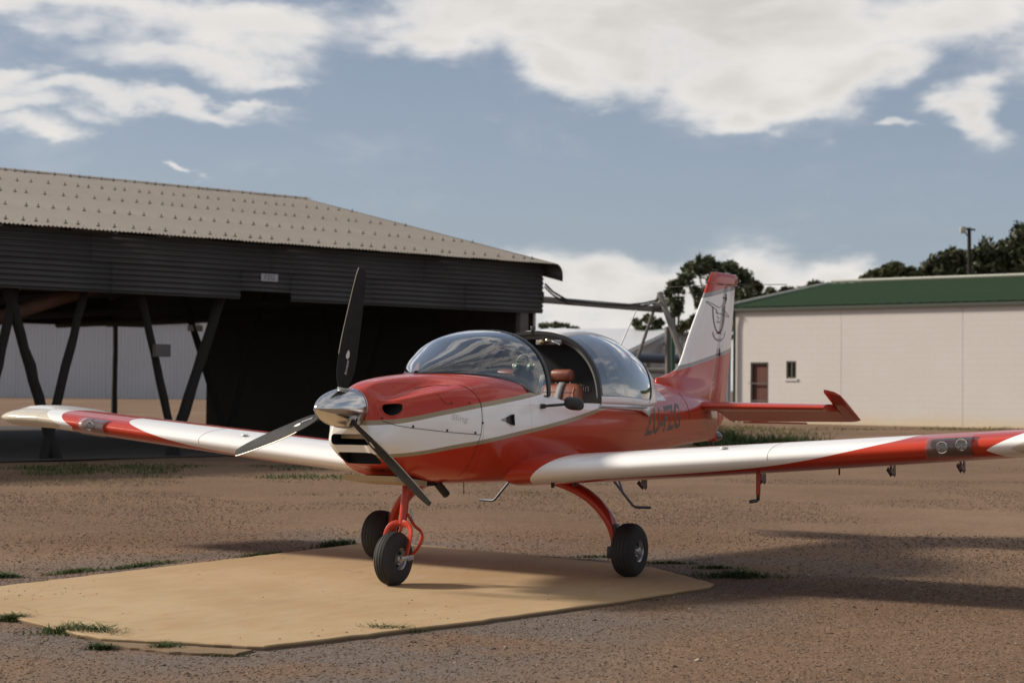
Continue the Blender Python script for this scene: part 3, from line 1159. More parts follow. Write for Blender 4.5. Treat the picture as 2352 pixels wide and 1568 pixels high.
# ------------------------------------------------------------------ white block building with green roof
BLK_L, BLK_R = Vector((-44.82, -17.13, 0)), Vector((-43.52, -6.9, 0))
wd_ = (BLK_R - BLK_L).normalized()
BLK_R2 = BLK_L + wd_ * 26
wn_ = Vector((wd_.y, -wd_.x, 0))
if wn_.dot(Vector((1, 0, 0))) < 0:
    wn_ = -wn_
ZB, ZE2, ZR, HB = .05, 4.18, 5.42, 7.6


def BP(s, b, z):
    p = BLK_L + wd_ * s - wn_ * b
    return Vector((p.x, p.y, z))


def wall_hit(u, v):
    r = ray_dir(u, v)
    t_ = (BLK_L - CAM_LOC).dot(wn_) / r.dot(wn_)
    p = CAM_LOC + r * t_
    return (p - BLK_L).dot(wd_), p.z


def whitewash():
    mt, nt, b = new_mat('whitewashed_block')
    o = nt.obj()
    p = nt.xyz(o)
    n = nt.noise(o, .5, 6, .6)
    n2 = nt.noise(nt.scale(o, (1, 1, 5)), 1.2, 5, .6)
    c = nt.mix(n, (.53, .495, .465), (.60, .57, .545))
    c = nt.mix(nt.math('MULTIPLY', nt.step(n2, .5, .8), .25), c, (.52, .46, .41))
    # soil splashed up the foot of the wall
    foot = nt.math('MULTIPLY', nt.step(nt.math('ADD', p[2], nt.math('MULTIPLY', n, .5)), 1.0, .3), .75)
    c = nt.mix(foot, c, (.60, .47, .27))
    br = nt.new('ShaderNodeTexBrick')
    cmb = nt.new('ShaderNodeCombineXYZ')
    nt.put(cmb.inputs[0], p[1])
    nt.put(cmb.inputs[1], p[2])
    nt.l.new(cmb.outputs[0], br.inputs['Vector'])
    br.inputs['Scale'].default_value = 1.0
    br.inputs['Brick Width'].default_value = .4
    br.inputs['Row Height'].default_value = .2
    br.inputs['Mortar Size'].default_value = .012
    c = nt.mix(nt.math('MULTIPLY', br.outputs['Fac'], .14), c, (.40, .35, .31))
    setp(nt, b, color=c, rough=.9, spec=.2, normal=nt.bump(nt.math('SUBTRACT', 1.0, br.outputs['Fac']), .25, .01))
    return mt


WWM = whitewash()
blk = empty('white_block_building', (BLK_L.x, BLK_L.y, .2))
tag(blk, 'long whitewashed block building with a green sheet roof on the right', 'building')
d0 = wall_hit(1724, 832)
d1 = wall_hit(1765, 832)
w0 = wall_hit(1806, 829)
w1 = wall_hit(1829, 869)
DS0, DS1, DZ = d0[0], d1[0], d0[1]
WS0, WS1, WZ0, WZ1 = w0[0], w1[0], w1[1], w0[1]
TH = .22
mb = MB()
def wbox(s0, s1, z0, z1, b0=0.0, b1=TH):
    mb.add([BP(s, b, z) for s in (s0, s1) for b in (b0, b1) for z in (z0, z1)],
           [(0, 1, 3, 2), (4, 6, 7, 5), (0, 4, 5, 1), (2, 3, 7, 6), (0, 2, 6, 4), (1, 5, 7, 3)])
J = [wall_hit(1932, 850)[0], wall_hit(2211, 850)[0]]
wbox(0, DS0, ZB, ZE2)
wbox(DS0, DS1, DZ, ZE2)
wbox(DS1, WS0, ZB, ZE2)
wbox(WS0, WS1, WZ1, ZE2)
wbox(WS0, WS1, ZB, WZ0)
wbox(WS1, J[0] - .006, ZB, ZE2)
wbox(J[0] + .006, J[1] - .006, ZB, ZE2)
wbox(J[1] + .006, 26, ZB, ZE2)
wbox(J[0] - .006, J[0] + .006, ZB, ZE2, .02, TH)
wbox(J[1] - .006, J[1] + .006, ZB, ZE2, .02, TH)
under(mb.obj('wall', WWM, None, False), blk)
mb = MB()
n = 2 * HB
mb.add([BP(0, TH + .002, ZB), BP(0, n, ZB), BP(0, n, ZE2), BP(0, HB, ZR - .05), BP(0, TH + .002, ZE2)], [(0, 1, 2, 3, 4)])
mb.add([BP(26, TH, ZB), BP(26, n, ZB), BP(26, n, ZE2), BP(26, HB, ZR - .05), BP(26, TH, ZE2)], [(0, 1, 2, 3, 4)])
mb.add([BP(0, n, ZB), BP(26, n, ZB), BP(26, n, ZE2), BP(0, n, ZE2)], [(0, 1, 2, 3)])
under(mb.obj('end_wall', WWM, None, False), blk)


def green_roof():
    mt, nt, b = new_mat('green_roof_paint')
    o = nt.obj()
    n = nt.noise(nt.scale(o, (1, .5, 6)), 1.5, 6, .65)
    c = nt.mix(n, (.013, .030, .011), (.024, .050, .019))
    setp(nt, b, color=c, rough=.75, spec=.1)
    return mt


GRM = green_roof()
prof2 = [(i / 10 * .762, .016 * (1 if i % 5 in (0,) else 0)) for i in range(11)]
vs, fs = [], []
for b, z in ((-.16, ZE2 - .02), (HB * .5, (ZE2 + ZR) / 2), (HB, ZR)):
    for s, h in prof2:
        vs.append(tuple(BP(s, b, z + h + .05) - blk.location))
m_ = len(prof2)
fs = [(j * m_ + i, j * m_ + i + 1, (j + 1) * m_ + i + 1, (j + 1) * m_ + i) for j in range(2) for i in range(m_ - 1)]
me = bpy.data.meshes.new('roof_sheet')
me.from_pydata(vs, [], fs)
me.materials.append(GRM)
vs2 = []
for b, z in ((HB, ZR), (HB * 1.5, (ZE2 + ZR) / 2), (2 * HB + .35, ZE2 - .02)):
    for s, h in prof2:
        vs2.append(tuple(BP(s, b, z + h + .05) - blk.location))
me2 = bpy.data.meshes.new('roof_sheet')
me2.from_pydata(vs2, [], fs)
me2.materials.append(GRM)
for i in range(35):
    for mm in (me, me2):
        o = bpy.data.objects.new('roof_sheet', mm)
        COL.objects.link(o)
        o.parent = blk
        o.location = wd_ * (i * .762 - .3)
mb = MB()
for b0_, b1_, z0_, z1_ in ((-.36, HB, ZE2, ZR), (HB, 2 * HB + .36, ZR, ZE2)):
    mb.tube([BP(-.33, b0_, z0_ + .06), BP(-.33, b1_, z1_ + .06)], .06, 6)
under(mb.obj('barge_board', simple('bleached_barge', (.40, .40, .34), .6), None), blk)
mb = MB().tube([BP(-.2, HB, ZR + .12), BP(26, HB, ZR + .12)], .07, 6)
under(mb.obj('ridge_cap', simple('bleached_barge', (.40, .40, .34), .6), None), blk)
mb = MB()
mb.add([BP(s, b, z) for s in (-.3, 26) for b in (-.15, -.02) for z in (ZE2 - .11, ZE2 + .0)], [(0, 1, 3, 2), (4, 6, 7, 5), (0, 4, 5, 1), (2, 3, 7, 6), (0, 2, 6, 4), (1, 5, 7, 3)])
under(mb.obj('eave_board', simple('dark_eave', (.05, .06, .045), .7), None, False), blk)
mb = MB().tube([BP(.0, -.13, ZE2 - .1), BP(.0, -.09, ZE2 - .6), BP(.0, -.09, .2)], .05, 8)
under(mb.obj('downpipe', simple('green_black_pipe', (.02, .035, .025), .5), None), blk)
# door: boards behind a barred gate
door = MB()
for k in range(5):
    a = DS0 + .07 + (DS1 - DS0 - .14) * k / 5
    b = DS0 + .07 + (DS1 - DS0 - .14) * (k + 1) / 5 - .012
    door.add([BP(s, bb, z) for s in (a, b) for bb in (.10, .14) for z in (ZB + .1, DZ - .07)], [(0, 1, 3, 2), (4, 6, 7, 5), (0, 4, 5, 1), (2, 3, 7, 6), (0, 2, 6, 4), (1, 5, 7, 3)])
door_o = under(door.obj('door', simple('brown_door_paint', (.115, .038, .026), .6, var=.2), None, False), blk)
fr = MB()
def fbox(m, s0, s1, z0, z1, b0, b1):
    m.add([BP(s, bb, z) for s in (s0, s1) for bb in (b0, b1) for z in (z0, z1)], [(0, 1, 3, 2), (4, 6, 7, 5), (0, 4, 5, 1), (2, 3, 7, 6), (0, 2, 6, 4), (1, 5, 7, 3)])
fbox(fr, DS0, DS0 + .06, ZB, DZ, .02, .16)
fbox(fr, DS1 - .06, DS1, ZB, DZ, .02, .16)
fbox(fr, DS0 + .06, DS1 - .06, DZ - .06, DZ, .02, .16)
o = under(fr.obj('door_frame', simple('dark_frame', (.05, .045, .03), .6), None, False), blk)
for z in (.95, 1.55):
    br_ = MB()
    fbox(br_, DS0 - .10 * (z > 1.2), DS1, z, z + .045, .0, .03)
    under(br_.obj('door_bar', simple('grey_bar', (.12, .11, .10), .5, .4), None, False), blk)
wf = MB()
fbox(wf, WS0, WS0 + .05, WZ0, WZ1, .02, .16)
fbox(wf, WS1 - .05, WS1, WZ0, WZ1, .02, .16)
fbox(wf, WS0 + .05, WS1 - .05, WZ1 - .05, WZ1, .02, .16)
fbox(wf, WS0 + .05, WS1 - .05, WZ0, WZ0 + .05, .02, .16)
fbox(wf, (WS0 + WS1) / 2 - .02, (WS0 + WS1) / 2 + .02, WZ0 + .05, WZ1 - .05, .04, .14)
win = under(wf.obj('window', simple('olive_frame', (.10, .09, .06), .6), None, False), blk)
for a, b in ((WS0 + .05, (WS0 + WS1) / 2 - .02), ((WS0 + WS1) / 2 + .02, WS1 - .05)):
    pn = MB()
    fbox(pn, a, b, WZ0 + .05, WZ1 - .05, .10, .11)
    po = pn.obj('pane', simple('dark_pane', (.02, .025, .03), .08, spec=.6), None, False)
    po.parent = win
sill = MB()
fbox(sill, WS0 - .06, WS1 + .06, WZ0 - .08, WZ0, -.04, .1)
under(sill.obj('sill', WWM, None, False), blk)

# ------------------------------------------------------------------ timber gantry beside the hangar
GREYT = simple('weathered_timber', (.17, .155, .14), .85, var=.25, vscale=3, bump=.4, bscale=20)
dG = 38.0
gan = empty('timber_gantry', tuple(P_at(1535, 1020, dG)))
tag(gan, 'weathered timber A frame and beam joined to the right end of the hangar', 'gantry')
def gpart(name, pts, r, mat=GREYT, n=8, flat=None):
    o = under(MB().tube(pts, r, n, flat=flat).obj(name, mat, None), gan)
    return o
def to_ground(p, q):
    p, q = Vector(p), Vector(q)
    t_ = (p.z - .1) / (p.z - q.z)
    return p + (q - p) * t_
b0 = P_at(1246, 688, 35.9)
b1 = P_at(1522, 711, 38.2)
gpart('beam', [b0, b1], .062, flat=(.7, 1.15))
ap = P_at(1515, 672, dG)
for q in (P_at(1566, 817, dG - .4), P_at(1467, 815, dG + .5)):
    gpart('leg', [ap, to_ground(ap, q)], .068 if q.y > ap.y else .036)
gpart('post', [P_at(1535, 750, dG + .3), to_ground(P_at(1535, 750, dG + .3), P_at(1536, 860, dG + .3))], .085)
gpart('downpipe', [P_at(1545, 752, dG + .1), to_ground(P_at(1545, 752, dG + .1), P_at(1546, 860, dG + .1))], .045, simple('green_pipe', (.02, .07, .035), .5))
gpart('beam_end_block', [P_at(1500, 704, 38.0), P_at(1524, 700, 38.0)], .085)
cab = MB()
def sag(p, q, drop, k=14):
    p, q = Vector(p), Vector(q)
    return [p.lerp(q, i / k) - Vector((0, 0, drop * 4 * (i / k) * (1 - i / k))) for i in range(k + 1)]
c0, c1, c2_ = P_at(1252, 652, 35.9), P_at(1305, 690, 36.3), P_at(1375, 698, 36.9)
pts = [c0, P_at(1270, 670, 36), P_at(1290, 682, 36.15), c1, P_at(1330, 692, 36.5), c2_, P_at(1440, 700, 37.4), P_at(1480, 696, 37.7), P_at(1518, 687, 38)]
o = MB().tube(pts, .022, 6).obj('cable', DARKM, None)
tag(o, 'dark cable drooping from the hangar corner along the gantry beam', 'cable', 'cables on the gantry beam')
pts = [p - Vector((.02, .02, .06)) for p in pts[:4]] + [P_at(1400, 704, 37.2), P_at(1470, 703, 37.7), P_at(1505, 695, 38)]
o = MB().tube(pts, .018, 6).obj('cable', DARKM, None)
tag(o, 'thinner lower cable lying on top of the gantry beam', 'cable', 'cables on the gantry beam')
tk = empty('pipe_rail', tuple(P_at(1560, 905, 44)))
tag(tk, 'dark blue horizontal pipe with a lower rail in front of the grey shed', 'pipe rail')
under(MB().tube([P_at(1440, 821, 46), P_at(1660, 828, 46)], .13, 10).obj('upper_pipe', simple('blue_pipe', (.04, .055, .085), .5), None), tk)
under(MB().tube([P_at(1470, 850, 44), P_at(1660, 856, 44)], .07, 8).obj('lower_rail', GREYT, None), tk)
for u_ in (1490, 1590, 1650):
    p = P_at(u_, 824, 46)
    under(MB().tube([p, (p.x, p.y, .1)], .06, 8).obj('post', GREYT, None), tk)

# ------------------------------------------------------------------ trees
LEAF = leaf_material('gum_leaf', (0.022, 0.028, 0.013), (0.085, 0.095, 0.042), .5, .12)
LEAF2 = leaf_material('scrub_leaf', (0.03, 0.036, 0.015), (0.11, 0.115, 0.048), .5, .15)
BARK = simple('gum_bark', (.16, .13, .11), .85, var=.35, vscale=3)


def leaf_cloud(name, clumps, per, size, mat):
    """many small leaf sprays filling uneven clumps; clumps: (centre, rx, rz)"""
    Vs = []
    for c, rx, rz in clumps:
        n = int(per * 1.9 * (rx * rx) ** .9) + 160
        ns = max(6, int(7 + rx * 7))
        sub = RNG.normal(0, 1, (ns, 3))
        sub /= np.linalg.norm(sub, axis=1, keepdims=True)
        sub *= (0.25 + 0.6 * RNG.random((ns, 1)) ** .6)
        which = RNG.integers(0, ns, n)
        d = RNG.normal(0, 1, (n, 3))
        d /= np.linalg.norm(d, axis=1, keepdims=True)
        pos = sub[which] + d * (0.52 * RNG.random((n, 1)) ** .45) * (.7 + .5 * RNG.random((ns, 1)))[which]
        pos = pos * np.array([rx, rx, rz]) + np.array(c)
        a = RNG.normal(0, 1, (n, 3))
        a /= np.linalg.norm(a, axis=1, keepdims=True)
        b = np.cross(a, RNG.normal(0, 1, (n, 3)))
        b /= np.linalg.norm(b, axis=1, keepdims=True)
        s = size * (.6 + .8 * RNG.random((n, 1)))
        q = np.stack([pos - a * s, pos + b * s * .38, pos + a * s, pos - b * s * .38], 1)
        Vs.append(q)
    V = np.concatenate(Vs).reshape(-1, 3)
    Fq = np.arange(len(V)).reshape(-1, 4)
    return big_mesh(name, V, Fq, mat)


def tree(label, group, base, trunk_r, clumps, per=300, size=.16, leaf=None, lean=.3, name='gum_tree', seed=1):
    base = Vector(base)
    root = empty(name, base)
    tag(root, label, 'tree', group)
    cr = under(leaf_cloud('crown', [(tuple(c), rx, rz) for c, rx, rz in clumps], per, size, leaf or LEAF), root)
    rr = random.Random(seed)
    mb = MB()
    top = sum((Vector(c) for c, _, _ in clumps), Vector()) / len(clumps)
    fork = base.lerp(Vector((top.x, top.y, base.z + (top.z - base.z) * .55)), 1.0)
    tp = [base.lerp(fork, k / 6) + Vector((rr.uniform(-.1, .1), rr.uniform(-.1, .1), 0)) * (0 < k < 6) for k in range(7)]
    mb.tube(tp, [trunk_r * (1 - .45 * k / 6) for k in range(7)], 9)
    for c, rx, rz in clumps:
        c = Vector(c)
        s_ = tp[4 + rr.randint(0, 2)]
        mid = s_.lerp(c, .5) + Vector((0, 0, -.15 * (c - s_).length * rr.random()))
        mb.tube([s_, mid, c], [trunk_r * .38, trunk_r * .24, trunk_r * .1], 6)
    under(mb.obj('trunk', BARK, None), root)
    return root


def cl(u, v, r, d, flat=.85):
    """clump seen at (u, v) with a radius in photograph pixels, at depth d"""
    p = P_at(u, v, d)
    k = d / 3952.0
    r *= 1.18 if u > 1960 else 1.0
    return (p, r * k, r * k * flat)


def gbase(u, d):
    p = P_at(u, 900, d)
    return (p.x, p.y, float(tz(p.x, p.y)) - .05)


D1 = 88
tree('tall gum tree with open clumps of foliage behind the tail fin', None, gbase(1640, D1), .34,
     [cl(1602, 617, 34, D1), cl(1575, 640, 20, D1 - 1), cl(1628, 606, 24, D1 + 1), cl(1662, 618, 24, D1), cl(1697, 640, 33, D1 + 1, 1.0), cl(1720, 662, 22, D1), cl(1740, 655, 14, D1), cl(1705, 680, 36, D1 - 1), cl(1640, 665, 30, D1), cl(1612, 692, 20, D1 - 1), cl(1668, 690, 30, D1 + 1), cl(1600, 668, 14, D1), cl(1690, 715, 26, D1)],
     420, .16, LEAF, name='gum_tree', seed=2)
tree('narrow gum tree left of the tail fin, beside the gantry legs', None, gbase(1556, D1 - 4), .2,
     [cl(1550, 662, 20, D1 - 4, 1.0), cl(1561, 650, 13, D1 - 4), cl(1548, 690, 22, D1 - 4, 1.1), cl(1562, 706, 15, D1 - 4), cl(1548, 722, 12, D1 - 4), cl(1540, 675, 12, D1 - 4)], 480, .14, LEAF, name='gum_tree', seed=3)
tree('low bush under the tall gum tree, just left of the fin', None, gbase(1585, 70), .12,
     [cl(1578, 748, 20, 70, .7), cl(1600, 738, 20, 70, .8), cl(1560, 755, 12, 70, .6)], 520, .12, LEAF2, name='bush_tree', seed=4)
tree('thin leafed small tree above the white roof beside the gantry', None, gbase(1485, 86), .14,
     [cl(1462, 741, 15, 86, .8), cl(1488, 734, 18, 86, .8), cl(1512, 742, 14, 86, .7), cl(1475, 750, 18, 86, .5), cl(1503, 752, 16, 86, .5)], 230, .12, LEAF2, name='small_tree', seed=5)
tree('low bushy tree seen just above the canopy beside the hangar corner', None, gbase(1268, 92), .15,
     [cl(1250, 748, 13, 92, .6), cl(1272, 745, 14, 92, .6), cl(1295, 749, 14, 92, .5), cl(1315, 755, 14, 92, .4)], 260, .13, LEAF2, name='small_tree', seed=6)
tree('low dark tree right of the tail fin, above the green roof corner', None, gbase(1765, 96), .2,
     [cl(1748, 682, 18, 96, .8), cl(1772, 675, 18, 96, .7), cl(1795, 672, 18, 96, .7), cl(1770, 692, 26, 96, .5)], 420, .16, LEAF, name='distant_tree', seed=7)
tree('low dark tree whose flat top shows left of the big right-hand grove', None, gbase(1845, 98), .2,
     [cl(1815, 672, 16, 98, .8), cl(1842, 668, 20, 98, .7), cl(1872, 656, 18, 98, .7), cl(1885, 660, 12, 98, .6), cl(1850, 684, 26, 98, .5)], 420, .16, LEAF, name='distant_tree', seed=8)
G_ = 'dark trees behind the white building'
tree('low spreading dark tree at the left end of the grove over the green roof', G_, gbase(2055, 84), .25,
     [cl(2005, 640, 22, 84, .6), cl(2035, 630, 26, 84, .8), cl(2068, 626, 26, 84, .7), cl(2100, 633, 26, 84, .7), cl(2060, 655, 40, 84, .6), cl(2110, 655, 26, 84, .7)], 520, .17, LEAF2, name='grove_tree', seed=9)
tree('rounded dark tree just left of the floodlight pole', G_, gbase(2170, 84), .3,
     [cl(2150, 612, 24, 84, .9), cl(2178, 598, 26, 84, .9), cl(2205, 593, 24, 84, .9), cl(2160, 640, 34, 84, .8), cl(2200, 630, 34, 84, .9)], 520, .17, LEAF, name='grove_tree', seed=10)
tree('taller dark tree just right of the floodlight pole', G_, gbase(2262, 86), .33,
     [cl(2245, 590, 26, 86, .9), cl(2270, 576, 26, 86, 1.0), cl(2290, 590, 26, 86, .9), cl(2260, 620, 38, 86, .9), cl(2300, 628, 30, 86, .9)], 520, .17, LEAF, name='grove_tree', seed=11)
tree('tallest dark tree of the grove at the right border', G_, gbase(2350, 86), .38,
     [cl(2330, 566, 30, 86, 1.0), cl(2360, 552, 34, 86, 1.0), cl(2318, 598, 28, 86, .9), cl(2350, 610, 44, 86, .9), cl(2400, 580, 50, 86, 1.0)], 520, .17, LEAF, name='grove_tree', seed=12)

# floodlight pole
pl = empty('light_pole', gbase(2226, 78))
tag(pl, 'tall dark timber pole with a floodlight, standing among the trees', 'light pole')
pt = P_at(2226, 523, 78)
under(MB().tube([gbase(2228, 78), pt], [.13, .085], 10).obj('pole', TIMB, None), pl)
pp = P_at(2212, 528, 77.8)
rotp = Matrix((Vector((CAM_F.x, CAM_F.y, 0)).normalized(), Vector((-CAM_F.y, CAM_F.x, 0)).normalized(), Vector((0, 0, 1)))).transposed()
under(MB().box(pp, (.15, .26, .30), rotp, .03).obj('floodlight', simple('floodlight_housing', (.42, .41, .36), .5, .2), None), pl)
under(MB().tube([P_at(2206, 524, 78), P_at(2240, 528, 78)], .05, 6).obj('cross_arm', DARKM, None), pl)
under(MB().tube([P_at(2226, 545, 77.8), P_at(2216, 534, 77.8)], .03, 6).obj('stay', DARKM, None), pl)


# =================================================================== AEROPLANE
# axes: +x nose, +y port (left) wing, z up; the main wheels stand on x = 0
plane = empty('light_aircraft', (0, 0, 0))
tag(plane, 'red and white low wing light aeroplane with three bladed propeller on the concrete slab', 'airplane')

RED, WHITE, GOLD, GREYS, CHAMP = (.46, .038, .014), (.85, .835, .815), (.33, .265, .165), (.30, .29, .28), (.60, .54, .43)


def paint_nodes(name):
    mt, nt, b = new_mat(name)
    o = nt.obj()
    n = nt.noise(o, 18, 4)
    setp(nt, b, rough=nt.math('MULTIPLY_ADD', n, .12, .16), coat=.5, spec=.2)
    b.inputs['Coat Roughness'].default_value = .05
    b.inputs['Coat IOR'].default_value = 1.45
    # slight waviness of the skin breaks the reflections up
    wv = nt.noise(o, 4.5, 2)
    setp(nt, b, normal=nt.bump(wv, .06, .02))
    return mt, nt, b, o


def grime(nt, o, c, amount=.12):
    n = nt.noise(nt.scale(o, (1.0, 2.5, 2.5)), 2.2, 6, .65)
    return nt.mix(nt.math('MULTIPLY', nt.step(n, .5, .8), amount), c, (.25, .17, .11))


def band(nt, v, lo, hi, w_=.0015):
    """1 where lo < v < hi"""
    return nt.math('MULTIPLY', nt.step(nt.math('SUBTRACT', v, lo), -w_, w_), nt.step(nt.math('SUBTRACT', hi, v), -w_, w_))


def fuselage_paint():
    mt, nt, b, o = paint_nodes('fuselage_paint')
    p = nt.xyz(o)
    x, z = p[0], p[2]
    g1 = nt.curve(x, [(-1.6, 1.50), (-.2, 1.395), (.25, 1.315), (.55, 1.272), (.805, 1.243), (1.114, 1.206), (1.326, 1.173), (1.458, 1.152), (1.639, 1.119), (1.778, 1.099), (1.95, 1.094)], -1.6, 1.95, .5, 1.6)
    g2 = nt.curve(x, [(-1.6, 1.33), (-.9, 1.215), (-.52, 1.15), (-.228, 1.098), (.318, 1.027), (.8, .975), (1.111, .934), (1.323, .906), (1.518, .876), (1.695, .856), (1.95, .852)], -1.6, 1.95, .5, 1.6)
    c = nt.mix(nt.math('GREATER_THAN', z, g2), RED, GOLD)
    c = nt.mix(nt.math('GREATER_THAN', z, nt.math('ADD', g2, nt.math('MULTIPLY_ADD', x, -.003, .031))), c, WHITE)
    c = nt.mix(nt.math('GREATER_THAN', z, nt.math('SUBTRACT', g1, .031)), c, GOLD)
    c = nt.mix(nt.math('GREATER_THAN', z, g1), c, RED)
    # everything aft of the cockpit is red
    c = nt.mix(nt.math('LESS_THAN', x, -.62), c, RED)
    # deck coloured pale to stand in for brightness seen through the sliding canopy
    dk_ = nt.math('MULTIPLY', nt.math('LESS_THAN', x, -1.40), nt.math('MULTIPLY', nt.math('GREATER_THAN', x, -2.12), nt.math('GREATER_THAN', z, 1.215)))
    c = nt.mix(dk_, c, (.55, .55, .55))
    setp(nt, b, color=grime(nt, o, c, .10))
    return mt


def fin_paint():
    mt, nt, b, o = paint_nodes('fin_paint')
    p = nt.xyz(o)
    x, z = p[0], p[2]
    up = nt.math('MULTIPLY_ADD', nt.math('ADD', x, 3.63), -.1556, 2.195)
    lo = nt.math('MULTIPLY_ADD', nt.math('ADD', x, 3.011), -.1585, 1.477)
    c = nt.mix(nt.math('GREATER_THAN', z, lo), RED, GREYS)
    c = nt.mix(nt.math('GREATER_THAN', z, nt.math('ADD', lo, .035)), c, WHITE)
    c = nt.mix(nt.math('GREATER_THAN', z, nt.math('SUBTRACT', up, .042)), c, GREYS)
    c = nt.mix(nt.math('GREATER_THAN', z, up), c, RED)
    setp(nt, b, color=grime(nt, o, c, .06))
    return mt


def wing_paint():
    mt, nt, b, o = paint_nodes('wing_paint')
    p = nt.xyz(o)
    x, z = p[0], p[2]
    ay = nt.math('ABSOLUTE', p[1])
    zm = nt.math('MULTIPLY_ADD', ay, .0814, .69)
    hf = nt.math('MULTIPLY_ADD', ay, -.0068, .1035)
    t = nt.math('DIVIDE', nt.math('SUBTRACT', z, zm), hf)
    tb = nt.curve(ay, [(.4, -.86), (1.5, -.80), (2.0, -.74), (2.3, -.62), (2.55, -.38), (2.8, .02), (3.0, .42), (3.15, .74), (3.3, 1.25), (4.6, 2.5)], .4, 4.6, -1.5, 3)
    wf_ = nt.math('GREATER_THAN', t, tb)
    wf_ = nt.math('MULTIPLY', wf_, nt.math('GREATER_THAN', x, .26))
    root = nt.math('MULTIPLY_ADD', t, .125, .675)
    wf_ = nt.math('MULTIPLY', wf_, nt.math('GREATER_THAN', ay, root))
    c = nt.mix(wf_, RED, WHITE)
    at_ = nt.math('ABSOLUTE', nt.math('ADD', t, .38))
    chev = nt.math('MULTIPLY_ADD', nt.math('POWER', at_, 1.15), .17, 3.70)
    c = nt.mix(nt.math('GREATER_THAN', ay, chev), c, WHITE)
    chev2 = nt.math('MULTIPLY_ADD', nt.math('POWER', at_, 1.15), .20, 3.84)
    c = nt.mix(nt.math('GREATER_THAN', ay, chev2), c, CHAMP)
    aft = nt.math('MULTIPLY', nt.math('LESS_THAN', x, .36), nt.math('GREATER_THAN', ay, 4.1))
    c = nt.mix(aft, c, WHITE)
    setp(nt, b, color=grime(nt, o, c, .07))
    return mt


def plain_paint(name, col):
    mt, nt, b, o = paint_nodes(name)
    setp(nt, b, color=grime(nt, o, nt.mix(nt.noise(o, 3), tuple(k * .95 for k in col), col), .08))
    return mt


FUSP, FINP, WINGP = fuselage_paint(), fin_paint(), wing_paint()
REDP, WHITEP = plain_paint('red_paint', RED), plain_paint('white_paint', WHITE)
RUBBER = simple('tyre_rubber', (.022, .021, .02), .75, var=.35, vscale=9, bump=.15, bscale=50)
CHROME = simple('polished_metal', (.62, .61, .59), .18, 1.0, var=.04, vscale=30)
ALU = simple('cast_aluminium', (.45, .45, .45), .35, .8, var=.2)
BLACKP = simple('satin_black', (.016, .016, .017), .42, var=.3)
CARBON = simple('black_blade', (.026, .026, .027), .62, var=.25, vscale=14, spec=.12)
INTER = simple('dark_interior', (.018, .018, .019), .85, var=.4)
LEATHER = simple('brown_leather', (.20, .062, .035), .45, var=.3, vscale=12, bump=.2, bscale=60)
WEB = simple('grey_webbing', (.20, .20, .21), .7, var=.2, bump=.2, bscale=200)
SEAMM = simple('seam_line', (.035, .02, .018), .7)
FRAMEM = simple('canopy_frame_black', (.02, .021, .024), .35, var=.2)


def glass_mat(name, tint, refl=1.0):
    mt = bpy.data.materials.new(name)
    mt.use_nodes = True
    nt = NT(mt.node_tree)
    nt.n.clear()
    out = nt.new('ShaderNodeOutputMaterial')
    o = nt.new('ShaderNodeTexCoord').outputs['Object']
    wv = nt.noise(o, 3.0, 2)
    bp = nt.bump(wv, .10, .02)
    fr = nt.new('ShaderNodeFresnel')
    fr.inputs['IOR'].default_value = 1.55
    nt.l.new(bp, fr.inputs['Normal'])
    tr = nt.new('ShaderNodeBsdfTransparent')
    tr.inputs[0].default_value = (*tint, 1)
    gl = nt.new('ShaderNodeBsdfGlossy')
    gl.inputs['Roughness'].default_value = .025
    gl.inputs['Color'].default_value = (1, 1, 1, 1)
    nt.l.new(bp, gl.inputs['Normal'])
    dust = nt.new('ShaderNodeBsdfDiffuse')
    dust.inputs[0].default_value = (.5, .47, .43, 1)
    mx = nt.new('ShaderNodeMixShader')
    nt.put(mx.inputs[0], nt.math('MULTIPLY', fr.outputs[0], refl, clamp=True))
    nt.l.new(tr.outputs[0], mx.inputs[1])
    nt.l.new(gl.outputs[0], mx.inputs[2])
    m2 = nt.new('ShaderNodeMixShader')
    nt.put(m2.inputs[0], nt.math('MULTIPLY', nt.step(nt.noise(o, 7, 5), .4, .8), .05))
    nt.l.new(mx.outputs[0], m2.inputs[1])
    nt.l.new(dust.outputs[0], m2.inputs[2])
    nt.l.new(m2.outputs[0], out.inputs['Surface'])
    return mt


GLASS = glass_mat('canopy_glass', (.80, .83, .86), 2.6)
LENS = glass_mat('lamp_lens', (.90, .86, .85), 1.2)


